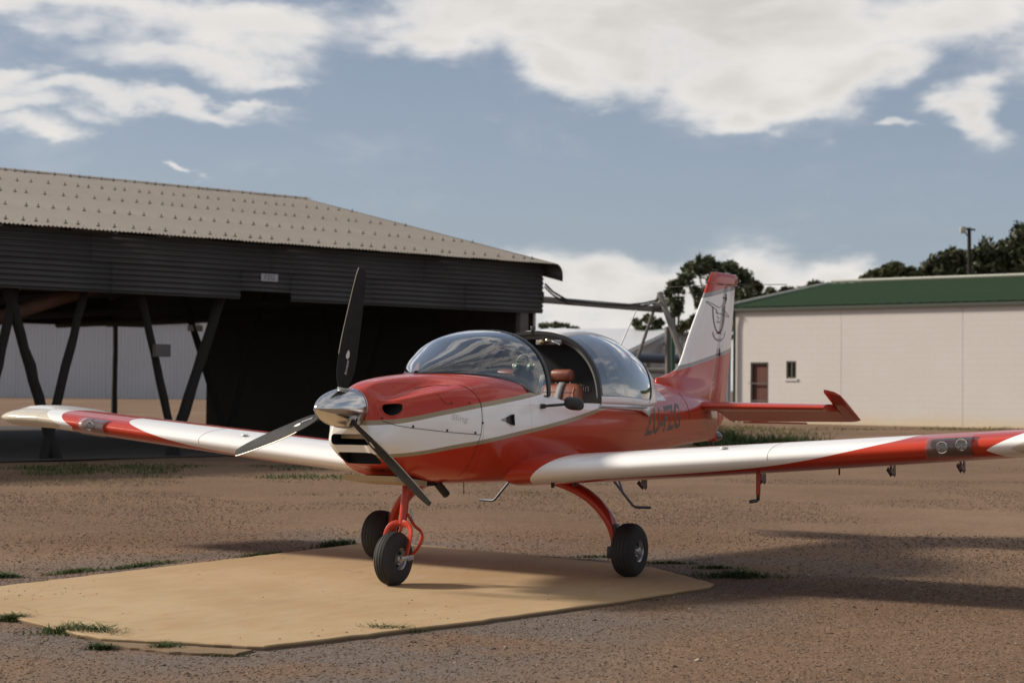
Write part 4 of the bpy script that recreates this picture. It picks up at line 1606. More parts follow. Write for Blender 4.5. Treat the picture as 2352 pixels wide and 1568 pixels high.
# ------------------------------------------------------------------ fuselage lofts
ST = {  # x: half section, top centre -> bottom centre
    1.865: [(0, 1.292), (.050, 1.283), (.100, 1.235), (.120, 1.168), (.140, 1.09), (.165, 1.00), (.160, .895), (.10, .815), (0, .800)],
    1.825: [(0, 1.308), (.062, 1.296), (.122, 1.245), (.146, 1.172), (.172, 1.09), (.205, 1.00), (.198, .88), (.13, .797), (0, .780)],
    1.70: [(0, 1.342), (.085, 1.328), (.148, 1.238), (.258, 1.222), (.286, 1.12), (.285, .985), (.245, .845), (.14, .764), (0, .750)],
    1.50: [(0, 1.372), (.115, 1.357), (.195, 1.280), (.342, 1.260), (.380, 1.13), (.372, .97), (.31, .807), (.17, .730), (0, .720)],
    1.30: [(0, 1.390), (.145, 1.377), (.262, 1.320), (.410, 1.283), (.453, 1.14), (.446, .96), (.37, .77), (.20, .690), (0, .683)],
    1.10: [(0, 1.403), (.175, 1.392), (.340, 1.352), (.462, 1.282), (.516, 1.14), (.512, .95), (.42, .735), (.23, .672), (0, .667)],
    .90: [(0, 1.412), (.205, 1.404), (.385, 1.370), (.505, 1.292), (.551, 1.14), (.546, .94), (.45, .722), (.25, .660), (0, .656)],
    .55: [(0, 1.415), (.225, 1.406), (.415, 1.365), (.533, 1.276), (.568, 1.14), (.565, .94), (.47, .706), (.26, .650), (0, .646)],
    .24: [(0, 1.41), (.23, 1.40), (.43, 1.34), (.553, 1.248), (.572, 1.13), (.568, .94), (.475, .703), (.26, .648), (0, .645)],
    .0: [(0, 1.41), (.23, 1.40), (.43, 1.33), (.563, 1.206), (.574, 1.11), (.568, .94), (.475, .705), (.26, .650), (0, .647)],
    -.5: [(0, 1.41), (.23, 1.40), (.43, 1.32), (.560, 1.192), (.570, 1.10), (.562, .94), (.47, .712), (.26, .660), (0, .656)],
    -1.0: [(0, 1.41), (.22, 1.39), (.41, 1.31), (.530, 1.178), (.540, 1.09), (.530, .94), (.45, .740), (.25, .690), (0, .685)],
    -1.45: [(0, 1.29), (.20, 1.285), (.37, 1.25), (.470, 1.165), (.482, 1.06), (.466, .94), (.40, .775), (.22, .728), (0, .722)],
    -1.9: [(0, 1.335), (.16, 1.325), (.295, 1.275), (.388, 1.185), (.410, 1.07), (.398, .955), (.335, .805), (.185, .760), (0, .755)],
    -2.4: [(0, 1.375), (.115, 1.355), (.220, 1.295), (.298, 1.200), (.328, 1.085), (.318, .975), (.262, .835), (.145, .795), (0, .790)],
    -3.0: [(0, 1.325), (.070, 1.310), (.145, 1.262), (.200, 1.190), (.225, 1.095), (.218, .995), (.175, .868), (.095, .828), (0, .824)],
    -3.4: [(0, 1.275), (.040, 1.262), (.090, 1.230), (.130, 1.172), (.148, 1.09), (.143, 1.0), (.115, .882), (.065, .842), (0, .838)],
    -3.79: [(0, 1.215), (.018, 1.205), (.040, 1.180), (.058, 1.140), (.066, 1.08), (.064, 1.0), (.050, .89), (.030, .852), (0, .848)],
}
SX = np.array(sorted(ST))
SY = np.array([np.array(ST[x]).ravel() for x in SX])


def section(x):
    return catmull(SX, SY, x).reshape(-1, 2)


def ring(x, i0=0, i1=8, n=None):
    """points of the port half section between control points i0 and i1"""
    c = section(x)
    n = n or (i1 - i0) * 5 + 1
    k = np.arange(9)
    return [catmull(k, c, t) for t in np.linspace(i0, i1, n)]


def full_ring(x):
    h = ring(x)
    pts = [(x, y, z) for y, z in h]
    return pts + [(x, -y, z) for y, z in h[-2:0:-1]]


def u_ring(x, i0):
    h = ring(x, i0, 8)
    return [(x, y, z) for y, z in h] + [(x, -y, z) for y, z in h[-2::-1]]


def cap(mb, ringpts):
    k = len(mb.v)
    c = Vector((0, 0, 0))
    for p in ringpts:
        c += Vector(p)
    c /= len(ringpts)
    mb.v += [tuple(p) for p in ringpts] + [tuple(c)]
    n = len(ringpts)
    mb.f += [(k + i, k + (i + 1) % n, k + n) for i in range(n)]


def rake(p):
    """the chin slopes back below the upper intake"""
    x, y, z = p
    f = max(0.0, min(1.0, (x - 1.50) / .30))
    return (x - .95 * max(0.0, .945 - z) * f * f * (3 - 2 * f), y, z)


def rrect(y0, y1, z0, z1, r, n=6):
    P = []
    for cx_, cz_, a0_ in ((y1 - r, z1 - r, 0), (y0 + r, z1 - r, 90), (y0 + r, z0 + r, 180), (y1 - r, z0 + r, 270)):
        for k in range(n + 1):
            a = math.radians(a0_ + 90 * k / n)
            P.append((cx_ + r * math.cos(a), cz_ + r * math.sin(a)))
    return P


INTK = simple('intake_black', (.006, .006, .006), .9)
nose_x = list(np.linspace(1.865, 1.825, 4)) + list(np.linspace(1.80, 1.10, 30))
r0 = [(1.874, p[1] * .93, (p[2] - 1.04) * .95 + 1.04) for p in full_ring(1.865)]
r00 = [(1.880, p[1] * .82, (p[2] - 1.04) * .88 + 1.04) for p in full_ring(1.865)]
nose_rings = [[rake(p) for p in r] for r in [r00, r0] + [full_ring(x) for x in nose_x]]
mb = MB().grid(nose_rings, True)
cap(mb, nose_rings[0])
cap(mb, nose_rings[-1])
cowl = mb.obj('cowling', FUSP, plane, 'all')
cowl.data.materials.append(INTK)
# intakes are cut into the cowling as real pockets
CHEEK = [(1.792, 1.170), (1.782, 1.190), (1.755, 1.198), (1.712, 1.200), (1.700, 1.188), (1.706, 1.160), (1.728, 1.135), (1.758, 1.125), (1.784, 1.140)]
cutters = []
def cutter(mbx_):
    o = mbx_.obj('cutter', FUSP, None, False)
    o.data.materials.append(INTK)
    o.data.polygons.foreach_set('material_index', [1] * len(o.data.polygons))
    md = cowl.modifiers.new('cut', 'BOOLEAN')
    md.operation = 'DIFFERENCE'
    md.solver = 'EXACT'
    md.object = o
    try:
        md.material_mode = 'INDEX'
    except Exception:
        pass
    cutters.append(o)
cutter(MB().prism(rrect(-.152, .152, .934, 1.004, .028), 1.70, 2.0, 'x'))
cutter(MB().prism(rrect(-.145, .145, .812, .886, .024), 1.60, 2.0, 'x'))
ck = resample(CHEEK + [CHEEK[0]], 33)[:-1]
for sg in (1, -1):
    cutter(MB().prism([tuple(p) for p in ck], sg * .13, sg * .5, 'y'))
_dg = bpy.context.evaluated_depsgraph_get()
_dg.update()
me = bpy.data.meshes.new_from_object(cowl.evaluated_get(_dg))
cowl.modifiers.clear()
cowl.data = me
me.polygons.foreach_set('use_smooth', [True] * len(me.polygons))
me.set_sharp_from_angle(angle=math.radians(42))
for o in cutters:
    bpy.data.objects.remove(o)
mb = MB().grid([full_ring(x) for x in np.linspace(1.0985, .55, 16)], True)
cap(mb, full_ring(.55))
fwd = mb.obj('forward_fuselage', FUSP, plane, True)
mb = MB()
mb.grid([u_ring(x, 3) for x in np.linspace(.5485, -1.4485, 44)])
tub = mb.obj('cockpit_side', FUSP, plane, 'all')
for sg in (1, -1):
    MB().tube([(x, sg * (section(x)[3][0] - .006), section(x)[3][1] - .002) for x in np.linspace(.54, -1.44, 24)], .008, 8).obj('sill_strip', FUSP, tub)
mb = MB().grid([full_ring(x) for x in np.linspace(-1.45, -3.79, 48)], True)
cap(mb, full_ring(-1.45))
cap(mb, full_ring(-3.79))
tailf = mb.obj('rear_fuselage', FUSP, plane, True)
# dark lining of the cockpit, floor and the two bulkheads
def lin_ring(x, i0=3):
    return [(x, y * .945, max(z + (.0 if k_ == 0 else 0), .80)) for k_, (x, y, z) in enumerate(u_ring(x, i0))]
mb = MB().grid([lin_ring(x) for x in np.linspace(.545, -1.445, 20)])
mb.obj('cockpit_lining', INTER, plane, 'all')
mb = MB().prism([(-.50, .80), (.50, .80), (.515, 1.20), (.44, 1.345), (.2, 1.40), (-.2, 1.40), (-.44, 1.345), (-.515, 1.20)], .50, .545, 'x')
panel = mb.obj('instrument_panel', INTER, plane, False)
for (iy, iz, ir) in [(.33, 1.28, .045), (.21, 1.29, .045), (.10, 1.30, .05), (-.05, 1.30, .05), (-.2, 1.29, .05), (-.33, 1.27, .045), (.27, 1.17, .045), (.0, 1.18, .06), (-.26, 1.17, .045)]:
    MB().lathe([(.500, 0), (.500, ir * .85), (.494, ir), (.499, ir * 1.12)], (0, iy, iz), 'x', 18).obj('instrument_dial', BLACKP, panel)
mb = MB().prism([(-.46, .80), (.46, .80), (.47, 1.17), (.40, 1.31), (.20, 1.375), (-.20, 1.375), (-.40, 1.31), (-.47, 1.17)], -1.06, -1.02, 'x')
mb.obj('luggage_bulkhead', INTER, plane, False)
mb = MB()
cap(mb, [(-1.445, y * .97, z - .008) for _, y, z in full_ring(-1.45)])
mb.obj('rear_bulkhead', INTER, plane, False)
# glareshield under the windscreen
def top_z(x, y):
    h = np.array(ring(x, 0, 4, 41))
    return float(np.interp(abs(y), h[:, 0], h[:, 1]))


def base_y(x):
    """half width of the windscreen foot at x"""
    return float(np.interp(x, [.25, .426, .60, .80, .93, 1.04, 1.11, 1.15], [.562, .530, .440, .325, .228, .125, .060, 0.0]))


rows = []
for x in np.linspace(1.13, .46, 24):
    hw = max(.004, base_y(x) - .012)
    rows.append([(x, y, top_z(max(x, .55), y) + .006 + .012 * (1 - (y / hw) ** 2)) for y in np.linspace(-hw, hw, 15)])
mb = MB().grid(rows)
glare = mb.obj('glareshield', simple('black_glareshield', (.02, .02, .02), .8, bump=.2, bscale=120), plane, 'all')

BV = {}
dg = bpy.context.evaluated_depsgraph_get()
def bvh(o):
    if o.name not in BV:
        bm = bmesh.new()
        bm.from_mesh(o.data)
        BV[o.name] = BVHTree.FromBMesh(bm)
        bm.free()
    return BV[o.name]


def skin(x, z, off=.0015, sgn=1, objs=None):
    """point on the fuselage side at (x, z), pushed out by off"""
    best = None
    for o in (objs or (cowl, fwd, tub, tailf)):
        h = bvh(o).ray_cast(Vector((x, 2.0 * sgn, z)), Vector((0, -sgn, 0)))
        if h[0] is not None and (best is None or h[3] < best[3]):
            best = h
    if best is None:
        return Vector((x, .1 * sgn, z))
    n = best[1]
    if n.y * sgn < 0:
        n = -n
    return best[0] + n * off


def seam(pts, w_=.0022, parent=None, mat=None, sgn=1, name='panel_seam'):
    """narrow line following the skin through (x, z) points"""
    d = []
    for i in range(len(pts) - 1):
        a, b = pts[i], pts[i + 1]
        k = max(2, int(math.hypot(b[0] - a[0], b[1] - a[1]) / .02))
        d += [(a[0] + (b[0] - a[0]) * j / k, a[1] + (b[1] - a[1]) * j / k) for j in range(k)]
    d.append(pts[-1])
    P = [skin(x, z, .0008, sgn) for x, z in d]
    return MB().tube(P, w_, 5).obj(name, mat or SEAMM, parent or plane)


for sg in (1, -1):
    seam([(1.165, 1.325), (1.150, 1.30), (1.122, 1.262), (1.107, 1.204), (1.112, 1.10), (1.122, .998)], .0022, cowl, None, sg)
    seam([(1.122, .998), (1.139, .912), (1.16, .80), (1.17, .72)], .0015, cowl, None, sg)
    seam([(1.80, 1.090), (1.738, 1.062), (1.639, 1.045), (1.39, 1.018), (1.122, .997)], .002, cowl, None, sg)
hs = [(1.447, 1.300), (1.38, 1.312), (1.30, 1.325), (1.23, 1.330), (1.19, 1.312)]
seam([(1.447, 1.298), (1.40, 1.306), (1.34, 1.315), (1.28, 1.322), (1.235, 1.318)], .0016, cowl)
seam([(1.435, 1.262), (1.418, 1.225), (1.395, 1.202), (1.36, 1.197)], .0016, cowl)
for (x, z) in [(1.639, 1.056), (1.392, 1.029), (1.169, 1.011), (1.110, 1.075)]:
    p = skin(x, z, .001)
    MB().lathe([(.004, 0), (.004, .007), (0, .0085), (-.006, .0085)], p, 'y', 12).obj('camlock_screw', BLACKP, cowl)
for (x, z) in [(1.349, 1.205), (1.202, 1.208), (1.80, 1.108)]:
    p = skin(x, z, .001)
    MB().lathe([(.004, 0), (.004, .006), (0, .0075), (-.006, .0075)], p, 'y', 12).obj('latch_button', simple('red_screw', (.12, .01, .01), .4), cowl)


def rivet_row(pts, pitch, r=.0022, sgn=1, mat=None, parent=None):
    mb = MB()
    for i in range(len(pts) - 1):
        a, b = pts[i], pts[i + 1]
        k = max(1, int(math.hypot(b[0] - a[0], b[1] - a[1]) / pitch))
        for j in range(k):
            p = skin(a[0] + (b[0] - a[0]) * j / k, a[1] + (b[1] - a[1]) * j / k, .0006, sgn)
            mb.lathe([(.0012 * sgn, 0), (.0008 * sgn, r * .7), (0, r)], p, 'y', 6)
    return tag(mb.obj('rivet_row', mat or RIVM, parent or plane, False), kind='stuff')


RIVM = simple('rivet_head', (.16, .11, .10), .5, .3)
rivet_row([(1.06, 1.19), (.45, 1.19)], .022, parent=fwd)
rivet_row([(1.06, .92), (.62, .90)], .022, parent=fwd)
for rowp in ([(-.62, 1.12), (-1.5, 1.115), (-3.0, 1.13)], [(-.62, .86), (-1.5, .87), (-3.3, .93)], [(-1.5, 1.14), (-1.5, .80)], [(-2.05, 1.25), (-2.05, .84)], [(-2.62, 1.26), (-2.62, .86)], [(-.62, 1.0), (-1.5, .99)]):
    rivet_row(rowp, .03, .003, parent=tailf)
seam([(-2.66, 1.28), (-2.70, 1.18), (-2.71, 1.05)], .0018, tailf)


def side_text(s, size, x0, z0, mat, parent, stretch=1.0, shear=0.0, slope=0.0, name='lettering', bold=0.0):
    """text laid on the port side reading nose to tail"""
    t = text_mesh(name, s, size, mat, parent, shear, True, 1.0, bold)
    bm = bmesh.new()
    bm.from_mesh(t.data)
    bmesh.ops.triangulate(bm, faces=bm.faces)
    bmesh.ops.subdivide_edges(bm, edges=[e for e in bm.edges if e.calc_length() > .05], cuts=2)
    for v in bm.verts:
        x = x0 - v.co.x * stretch
        z = z0 + v.co.y + slope * v.co.x * stretch
        v.co = skin(x, z, .0016)
    bm.to_mesh(t.data)
    bm.free()
    return t


GREYLET = simple('grey_lettering', (.095, .085, .075), .45)
side_text('ZU-FZG', .285, -1.93, 1.055, GREYLET, tailf, .98, .05, .05, 'registration_lettering', .005)
side_text('Sling', .055, 1.30, 1.107, simple('pale_grey_lettering', (.56, .54, .53), .35), cowl, 1.3, .2, -.15, 'name_lettering')
t = text_mesh('bulkhead_lettering', '20in', .085, simple('faded_lettering', (.17, .17, .17), .6), plane, .35)
mt_ = Matrix((Vector((0, 1, 0)), Vector((0, -.25, 1)).normalized(), Vector((1, 0, 0)))).transposed().to_4x4()
mt_.translation = (-.692, .285, 1.312)
t.data.transform(mt_)

# flush scoop on the port side
mb = MB()
a, b_, c_, d_ = skin(.935, 1.094, .002), skin(.80, 1.128, .002), skin(.80, 1.056, .002), skin(.872, 1.094, .004)
mb.add([a, skin(.872, 1.110, .003), skin(.872, 1.078, .003)], [(0, 1, 2)])
o = mb.obj('scoop_ramp', simple('scoop_grey', (.30, .28, .27), .5), fwd, False)
mb = MB()
pts_ = [(.872, 1.110), (.80, 1.130), (.797, 1.055), (.872, 1.078)]
mb.add([skin(x, z, .0025) for x, z in pts_] + [skin(.797, 1.130, .022), skin(.797, 1.055, .022)], [(0, 1, 2, 3), (1, 4, 5, 2), (0, 4, 1), (3, 2, 5)])
mb.obj('air_scoop', BLACKP, fwd, False)
for sg in (1, -1):
    lip = [skin(p[0] + (p[0] - 1.742) * .10, p[1] + (p[1] - 1.165) * .10, .001, sg, (cowl,)) for p in resample(CHEEK + [CHEEK[0]], 37)]
    MB().tube(lip, .0045, 8, caps=False).obj('inlet_lip', REDP, cowl)
# added tan plate paints the upper intake's lit roof, grille in the lower one
MB().box((1.785, 0, .988), (.012, .27, .030)).obj('lit_roof_plate', simple('lit_roof_tan', (.42, .33, .20), .5), cowl, False)
MB().box((1.665, 0, .85), (.006, .30, .09)).obj('radiator_core', simple('radiator_grey', (.045, .040, .034), .7, .2, bump=.6, bscale=220), cowl, False)

# ------------------------------------------------------------------ spinner and propeller
HUB = Vector((1.9873, 0, 1.1699))
prof_s = [(-.115, 0), (-.115, .126), (-.10, .129), (-.05, .129), (0, .125), (.06, .114), (.12, .097), (.17, .076), (.21, .052), (.238, .032), (.254, .015), (.260, 0)]
prof_d = [tuple(p) for p in np.concatenate([np.array(prof_s[:3]), np.array(resample(prof_s[2:], 34))])]
sp = MB().lathe(prof_d, HUB, 'x', 64).obj('spinner', CHROME, plane)
MB().lathe([(-.118, .1305), (-.112, .1312), (-.108, .1305)], HUB, 'x', 64).obj('backplate_rim', ALU, sp)
mbx = MB()
for k in range(26):
    a = 2 * math.pi * k / 26
    mbx.lathe([(.002, 0), (0, .003)], HUB + Vector((-.098, .1288 * math.cos(a), .1288 * math.sin(a))), 'y', 6)
tag(mbx.obj('spinner_screws', DARKM, sp), kind='stuff')
PR, PH = .8966, -.196
BLADE = [  # r, chord, pitch deg, thickness, sweep
    (.09, .052, 60, .052, 0), (.13, .060, 58, .046, 0), (.18, .098, 54, .030, .004), (.24, .118, 49, .022, .006), (.32, .121, 43, .018, .006), (.45, .113, 36, .015, .002),
    (.60, .099, 30, .012, 0), (.75, .080, 26, .009, -.004), (.84, .064, 24, .007, -.008), (.885, .048, 23, .006, -.012), (.8966, .036, 23, .004, -.016)]
LOGO = simple('white_decal', (.65, .65, .66), .4)
EDGE = simple('blade_edge_metal', (.30, .27, .22), .4, .6, var=.2)
for i in range(3):
    a = PH + i * 2 * math.pi / 3
    R_ = Vector((0, -math.sin(a), math.cos(a)))
    Tn = Vector((0, math.cos(a), math.sin(a)))         # direction of advance seen from the front
    Xf = Vector((1, 0, 0))
    def frame(r, chord, pitch, thick, swp):
        th_ = math.radians(90 - pitch)
        # chord line tilts from the plane of rotation towards the flight direction
        cd = (Xf * math.sin(math.radians(pitch)) - Tn * math.cos(math.radians(pitch))).normalized()
        nd = (Xf * math.cos(math.radians(pitch)) + Tn * math.sin(math.radians(pitch))).normalized()
        return HUB + R_ * r + Tn * swp, cd, nd
    rows = []
    fine = np.array(resample(BLADE, 44))
    for r, ch, pi_, tk_, sw in fine:
        c, cd, nd = frame(r, ch, pi_, tk_, sw)
        rw = []
        for k in range(22):
            t_ = 2 * math.pi * k / 22
            cx_ = math.cos(t_) * .5
            th2 = math.sin(t_) * .5 * (.75 + .35 * cx_ * 2 * .5)
            rw.append(c + cd * (cx_ + .12) * ch + nd * th2 * tk_)
        rows.append(rw)
    mb = MB().grid(rows, True)
    cap(mb, rows[-1])
    cap(mb, rows[0])
    bl = mb.obj('propeller_blade', CARBON, plane)
    # metal strip let into the leading edge
    le = []
    for r, ch, pi_, tk_, sw in fine[18:42]:
        c, cd, nd = frame(r, ch, pi_, tk_, sw)
        le.append(c + cd * (.62 * ch - .001))
    MB().tube(le, [max(.002, .0035) for _ in le], 6).obj('leading_edge_strip', EDGE, bl)
    MB().lathe([(0, .034), (.012, .036), (.02, .033)], (0, 0, 0), 'z', 24)
    cu = MB()
    cc_ = HUB + R_ * .123
    rws = []
    for rr_, hh_ in ((.040, -.012), (.043, .004), (.037, .010), (.034, .012)):
        rws.append([cc_ + R_ * hh_ + (Tn * math.cos(t_) + Xf * math.sin(t_)) * rr_ for t_ in np.linspace(0, 2 * math.pi, 24, endpoint=False)])
    cu.grid(rws, True)
    cu.obj('blade_cuff', ALU, bl)
    # maker's mark: a white leaf shape and small lettering along the blade
    c, cd, nd = frame(.345, .121, 41.5, .018, .004)
    n0 = nd
    lf = []
    for k in range(20):
        t_ = 2 * math.pi * k / 20
        lf.append(c + R_ * (.028 * math.cos(t_)) + cd * (.011 * math.sin(t_) * (1 - .3 * math.cos(t_)) + .015) + nd * .0105)
    MB().add(lf, [tuple(range(20))]).obj('blade_decal', LOGO, bl, False)
    tm = text_mesh('blade_lettering', 'Airmaster', .024, LOGO, bl, .15)
    c, cd, nd = frame(.265, .119, 47, .021, .006)
    M4 = Matrix((R_, -cd, nd)).transposed().to_4x4() if (R_.cross(-cd)).dot(nd) > 0 else Matrix((R_, cd, nd)).transposed().to_4x4()
    M4.translation = c + nd * .0125 + cd * .012
    tm.data.transform(M4)

# ------------------------------------------------------------------ windscreen
def arch(y_half, z0, z1, n=33, e=2.25):
    P = []
    for k in range(n):
        t_ = math.pi * k / (n - 1)
        c, s = math.cos(t_), math.sin(t_)
        P.append((y_half * math.copysign(abs(c) ** (2 / e), c), z0 + (z1 - z0) * abs(s) ** (2 / e)))
    return P


WS_X = [.26, .38, .56, .74, .88, .98, 1.06, 1.12, 1.15]
WS_T = [1.722, 1.713, 1.672, 1.592, 1.530, 1.485, 1.445, 1.415, 1.400]
ws_rows = []
for x in np.concatenate([np.linspace(.26, 1.05, 18), np.linspace(1.07, 1.145, 6)]):
    zt = float(catmull(WS_X, np.array(WS_T)[:, None], x)[0])
    hw = max(base_y(x), .012)
    zb = top_z(max(x, .55), hw) if x >= .55 else float(np.interp(x, [.25, .55], [1.252, top_z(.55, hw)]))
    e = 2.12 + .28 * (1.15 - x)
    ws_rows.append([(x, y, z) for y, z in arch(hw, zb + .001, max(zt, zb + .004), 37, e)])
wsc = MB().grid(ws_rows).obj('windscreen', GLASS, plane, 'all')
# black frame: hoop at the open rear edge and a band round the foot
hp = [Vector(p) for p in ws_rows[0]]
rowsH = []
for p in hp:
    pass
mb = MB()
r_o = [(.262, y * 1.006, z + .004) for _, y, z in ws_rows[0]]
r_f = [(.296, y * 1.004, z + .003) for _, y, z in ws_rows[0]]
r_i = [(.296, y * .976, 1.25 + (z - 1.25) * .966) for _, y, z in ws_rows[0]]
r_j = [(.262, y * .976, 1.25 + (z - 1.25) * .966) for _, y, z in ws_rows[0]]
mb.grid([r_o, r_f, r_i, r_j, r_o])
mb.obj('windscreen_hoop', FRAMEM, wsc)
foot_o, foot_i = [], []
for s_ in (1, -1):
    pass
pl_ = [(x, base_y(x)) for x in (.27, .35, .426, .52, .60, .70, .80, .867, .95, 1.02, 1.06, 1.09, 1.12, 1.14)]
foot = [(x, y) for x, y in pl_] + [(1.15, 0)] + [(x, -y) for x, y in pl_[::-1]]
foot = resample(foot, 90)
def fz(x, y):
    return top_z(max(x, .55), y) if x >= .55 else float(np.interp(x, [.25, .55], [1.252, top_z(.55, y)]))
rowA = [(x + .010, y * 1.012, fz(x, y * 1.012) + .0015) for x, y in foot]
rowB = [(x + .004, y, fz(x, y) + .008) for x, y in foot]
rowC = [(x - .030, y * .965, fz(x, y) + .046) for x, y in foot]
MB().grid([rowA, rowB]).obj('windscreen_seal', FRAMEM, wsc)

# ------------------------------------------------------------------ sliding canopy, pushed back
CX = np.array([-.50, -.70, -.90, -1.15, -1.40, -1.65, -1.85, -2.02, -2.16, -2.26, -2.31])
CT = np.array([1.735, 1.757, 1.768, 1.760, 1.728, 1.665, 1.590, 1.500, 1.425, 1.378, 1.360])
CW = np.array([.566, .566, .562, .546, .512, .450, .375, .295, .205, .115, .050])
CZ = np.array([1.198, 1.194, 1.190, 1.182, 1.176, 1.185, 1.215, 1.255, 1.300, 1.335, 1.350])
CE = np.array([2.30, 2.30, 2.28, 2.22, 2.15, 2.1, 2.05, 2.0, 2.0, 2.0, 2.0])
def can_pt(x, deg, sc_=1.0):
    T = lambda A: float(catmull(CX, A[:, None], x)[0])
    zb, zt, w_, e = T(CZ), T(CT), T(CW), T(CE)
    t_ = math.radians(deg)
    c, s_ = math.cos(t_), math.sin(t_)
    return (x, w_ * sc_ * math.copysign(abs(c) ** (2 / e), c), zb + (zt - zb) * sc_ * abs(s_) ** (2 / e))


def can_ring(x, sc_=1.0, n=65):
    return [can_pt(x, d, sc_) for d in np.linspace(0, 180, n)]


def aft_x(deg):
    """rear edge of the side glass"""
    d = deg if deg <= 90 else 180 - deg
    return float(catmull(np.array([0, 4, 6, 9, 15, 28, 45, 60, 72, 90]), np.array([-1.43, -1.46, -1.495, -1.525, -1.565, -1.635, -1.725, -1.80, -1.85, -1.90])[:, None], d)[0])


LOWD, TOPD = 4.2, 67.0
def patch(degs, x0, x1, n, sc_=1.0):
    return [[can_pt(x0(d) + (x1(d) - x0(d)) * k / n, d, sc_) for k in range(n + 1)] for d in degs]


front = lambda d: -.50
rear = lambda d: -2.31
gd1 = np.concatenate([np.linspace(LOWD, 12, 6), np.linspace(14, TOPD, 26)])
gls_m = MB().grid(patch(gd1, front, aft_x, 40)).grid(patch(180 - gd1, front, aft_x, 40))
can_m = MB()
sc2 = 1.004
can_m.grid(patch(np.linspace(TOPD, 180 - TOPD, 9), front, aft_x, 40, sc2))
can_m.grid(patch(np.linspace(0, LOWD, 4), front, aft_x, 40, sc2)).grid(patch(180 - np.linspace(0, LOWD, 4), front, aft_x, 40, sc2))
can_m.grid(patch(np.concatenate([np.linspace(0, 12, 7), np.linspace(14, 166, 60), np.linspace(168, 180, 7)]), aft_x, rear, 24, sc2))
can = can_m.obj('canopy', WHITEP, plane, 'all')
sm = can.modifiers.new('s', 'SOLIDIFY')
sm.thickness = .010
sm.offset = 0
gls = gls_m.obj('canopy_glass', GLASS, can, 'all')
# added black sheet stands in for the dark interior behind the open front
mb = MB()
rg = [(-.70, y, z) for _, y, z in can_ring(-.70, .955)]
cap(mb, rg)
mb.obj('interior_shade_sheet', INTER, can, False)
for sg in (1, -1):
    f_ = (lambda d: d) if sg > 0 else (lambda d: 180 - d)
    MB().tube([can_pt(aft_x(d), f_(d), 1.006) for d in np.concatenate([np.linspace(LOWD, 12, 8), np.linspace(14, TOPD, 26)])], .0055, 6).obj('window_seal', FRAMEM, can)
    MB().tube([can_pt(x, f_(LOWD), 1.006) for x in np.linspace(-.53, aft_x(LOWD), 24)], .004, 6).obj('window_seal', FRAMEM, can)
    # skirt with its pointed tail end
    sk = MB()
    top, bot = [], []
    for x in np.linspace(-.50, -1.62, 24):
        zb = float(np.interp(-x, -CX, CZ))
        w_ = float(np.interp(-x, -CX, CW))
        drop = float(np.interp(-x, [.5, 1.22, 1.36, 1.43, 1.62], [.030, .038, .062, .085, .02]))
        top.append((x, sg * (w_ + .004), zb + .01))
        bot.append((x, sg * (w_ + .010), zb - drop))
    sk.grid([top, bot])
    o = sk.obj('canopy_skirt', WHITEP, can, 'all')
    o.modifiers.new('s', 'SOLIDIFY').thickness = .008
    MB().tube([(-.46, sg * .575, 1.176), (-1.30, sg * .553, 1.166)], .008, 8).obj('slide_rail', ALU, plane)
# front hoop of the canopy
mb = MB()
f0 = can_ring(-.50)
a_ = [(-.488, y * 1.010, z + .006) for _, y, z in f0]
b_ = [(-.520, y * 1.008, z + .005) for _, y, z in f0]
c_ = [(-.520, y * .962, 1.198 + (z - 1.198) * .962) for _, y, z in f0]
d_ = [(-.488, y * .962, 1.198 + (z - 1.198) * .962) for _, y, z in f0]
MB().grid([[(-.522, y * .985, 1.198 + (z - 1.198) * .985) for _, y, z in f0], [(-.535, y * .90, 1.198 + (z - 1.198) * .90) for _, y, z in f0]]).obj('hoop_web', simple('grey_web', (.13, .13, .125), .6, var=.2), can)
mb.grid([a_, b_, c_, d_, a_])
mb.obj('canopy_hoop', FRAMEM, can)
# inner rib of the canopy
f1 = can_ring(-.95, .985)
mb = MB()
g_ = [(-.945, y, z) for _, y, z in f1]
h_ = [(-.985, y, z) for _, y, z in f1]
i_ = [(-.965, y * .955, 1.19 + (z - 1.19) * .955) for _, y, z in f1]
mb.grid([g_, h_, i_, g_])
mb.obj('canopy_rib', FRAMEM, can)
# latch and the two brass knobs under the hoop, antenna nub on top
LT = MB().box((-.50, -.02, 1.748), (.03, .03, .06), None, .004)
LT.obj('latch_stud', BLACKP, can)
MB().box((-.50, .12, 1.655), (.02, .22, .035), None, .004).obj('latch_plate', simple('clear_grey_plate', (.20, .20, .20), .3), can)
BRASS = simple('brass_knob', (.42, .33, .20), .25, .9)
MB().lathe([(0, 0), (0, .022), (.02, .026), (.035, .02), (.04, 0)], (-.49, .075, 1.655), 'x', 18).obj('latch_knob', BRASS, can)
MB().lathe([(0, 0), (0, .014), (.015, .017), (.025, 0)], (-.49, .115, 1.665), 'x', 14).obj('latch_knob', BRASS, can)
MB().tube([(-.48, .16, 1.665), (-.47, .20, 1.648), (-.48, .225, 1.636)], .009, 8).obj('latch_handle', CHROME, can)

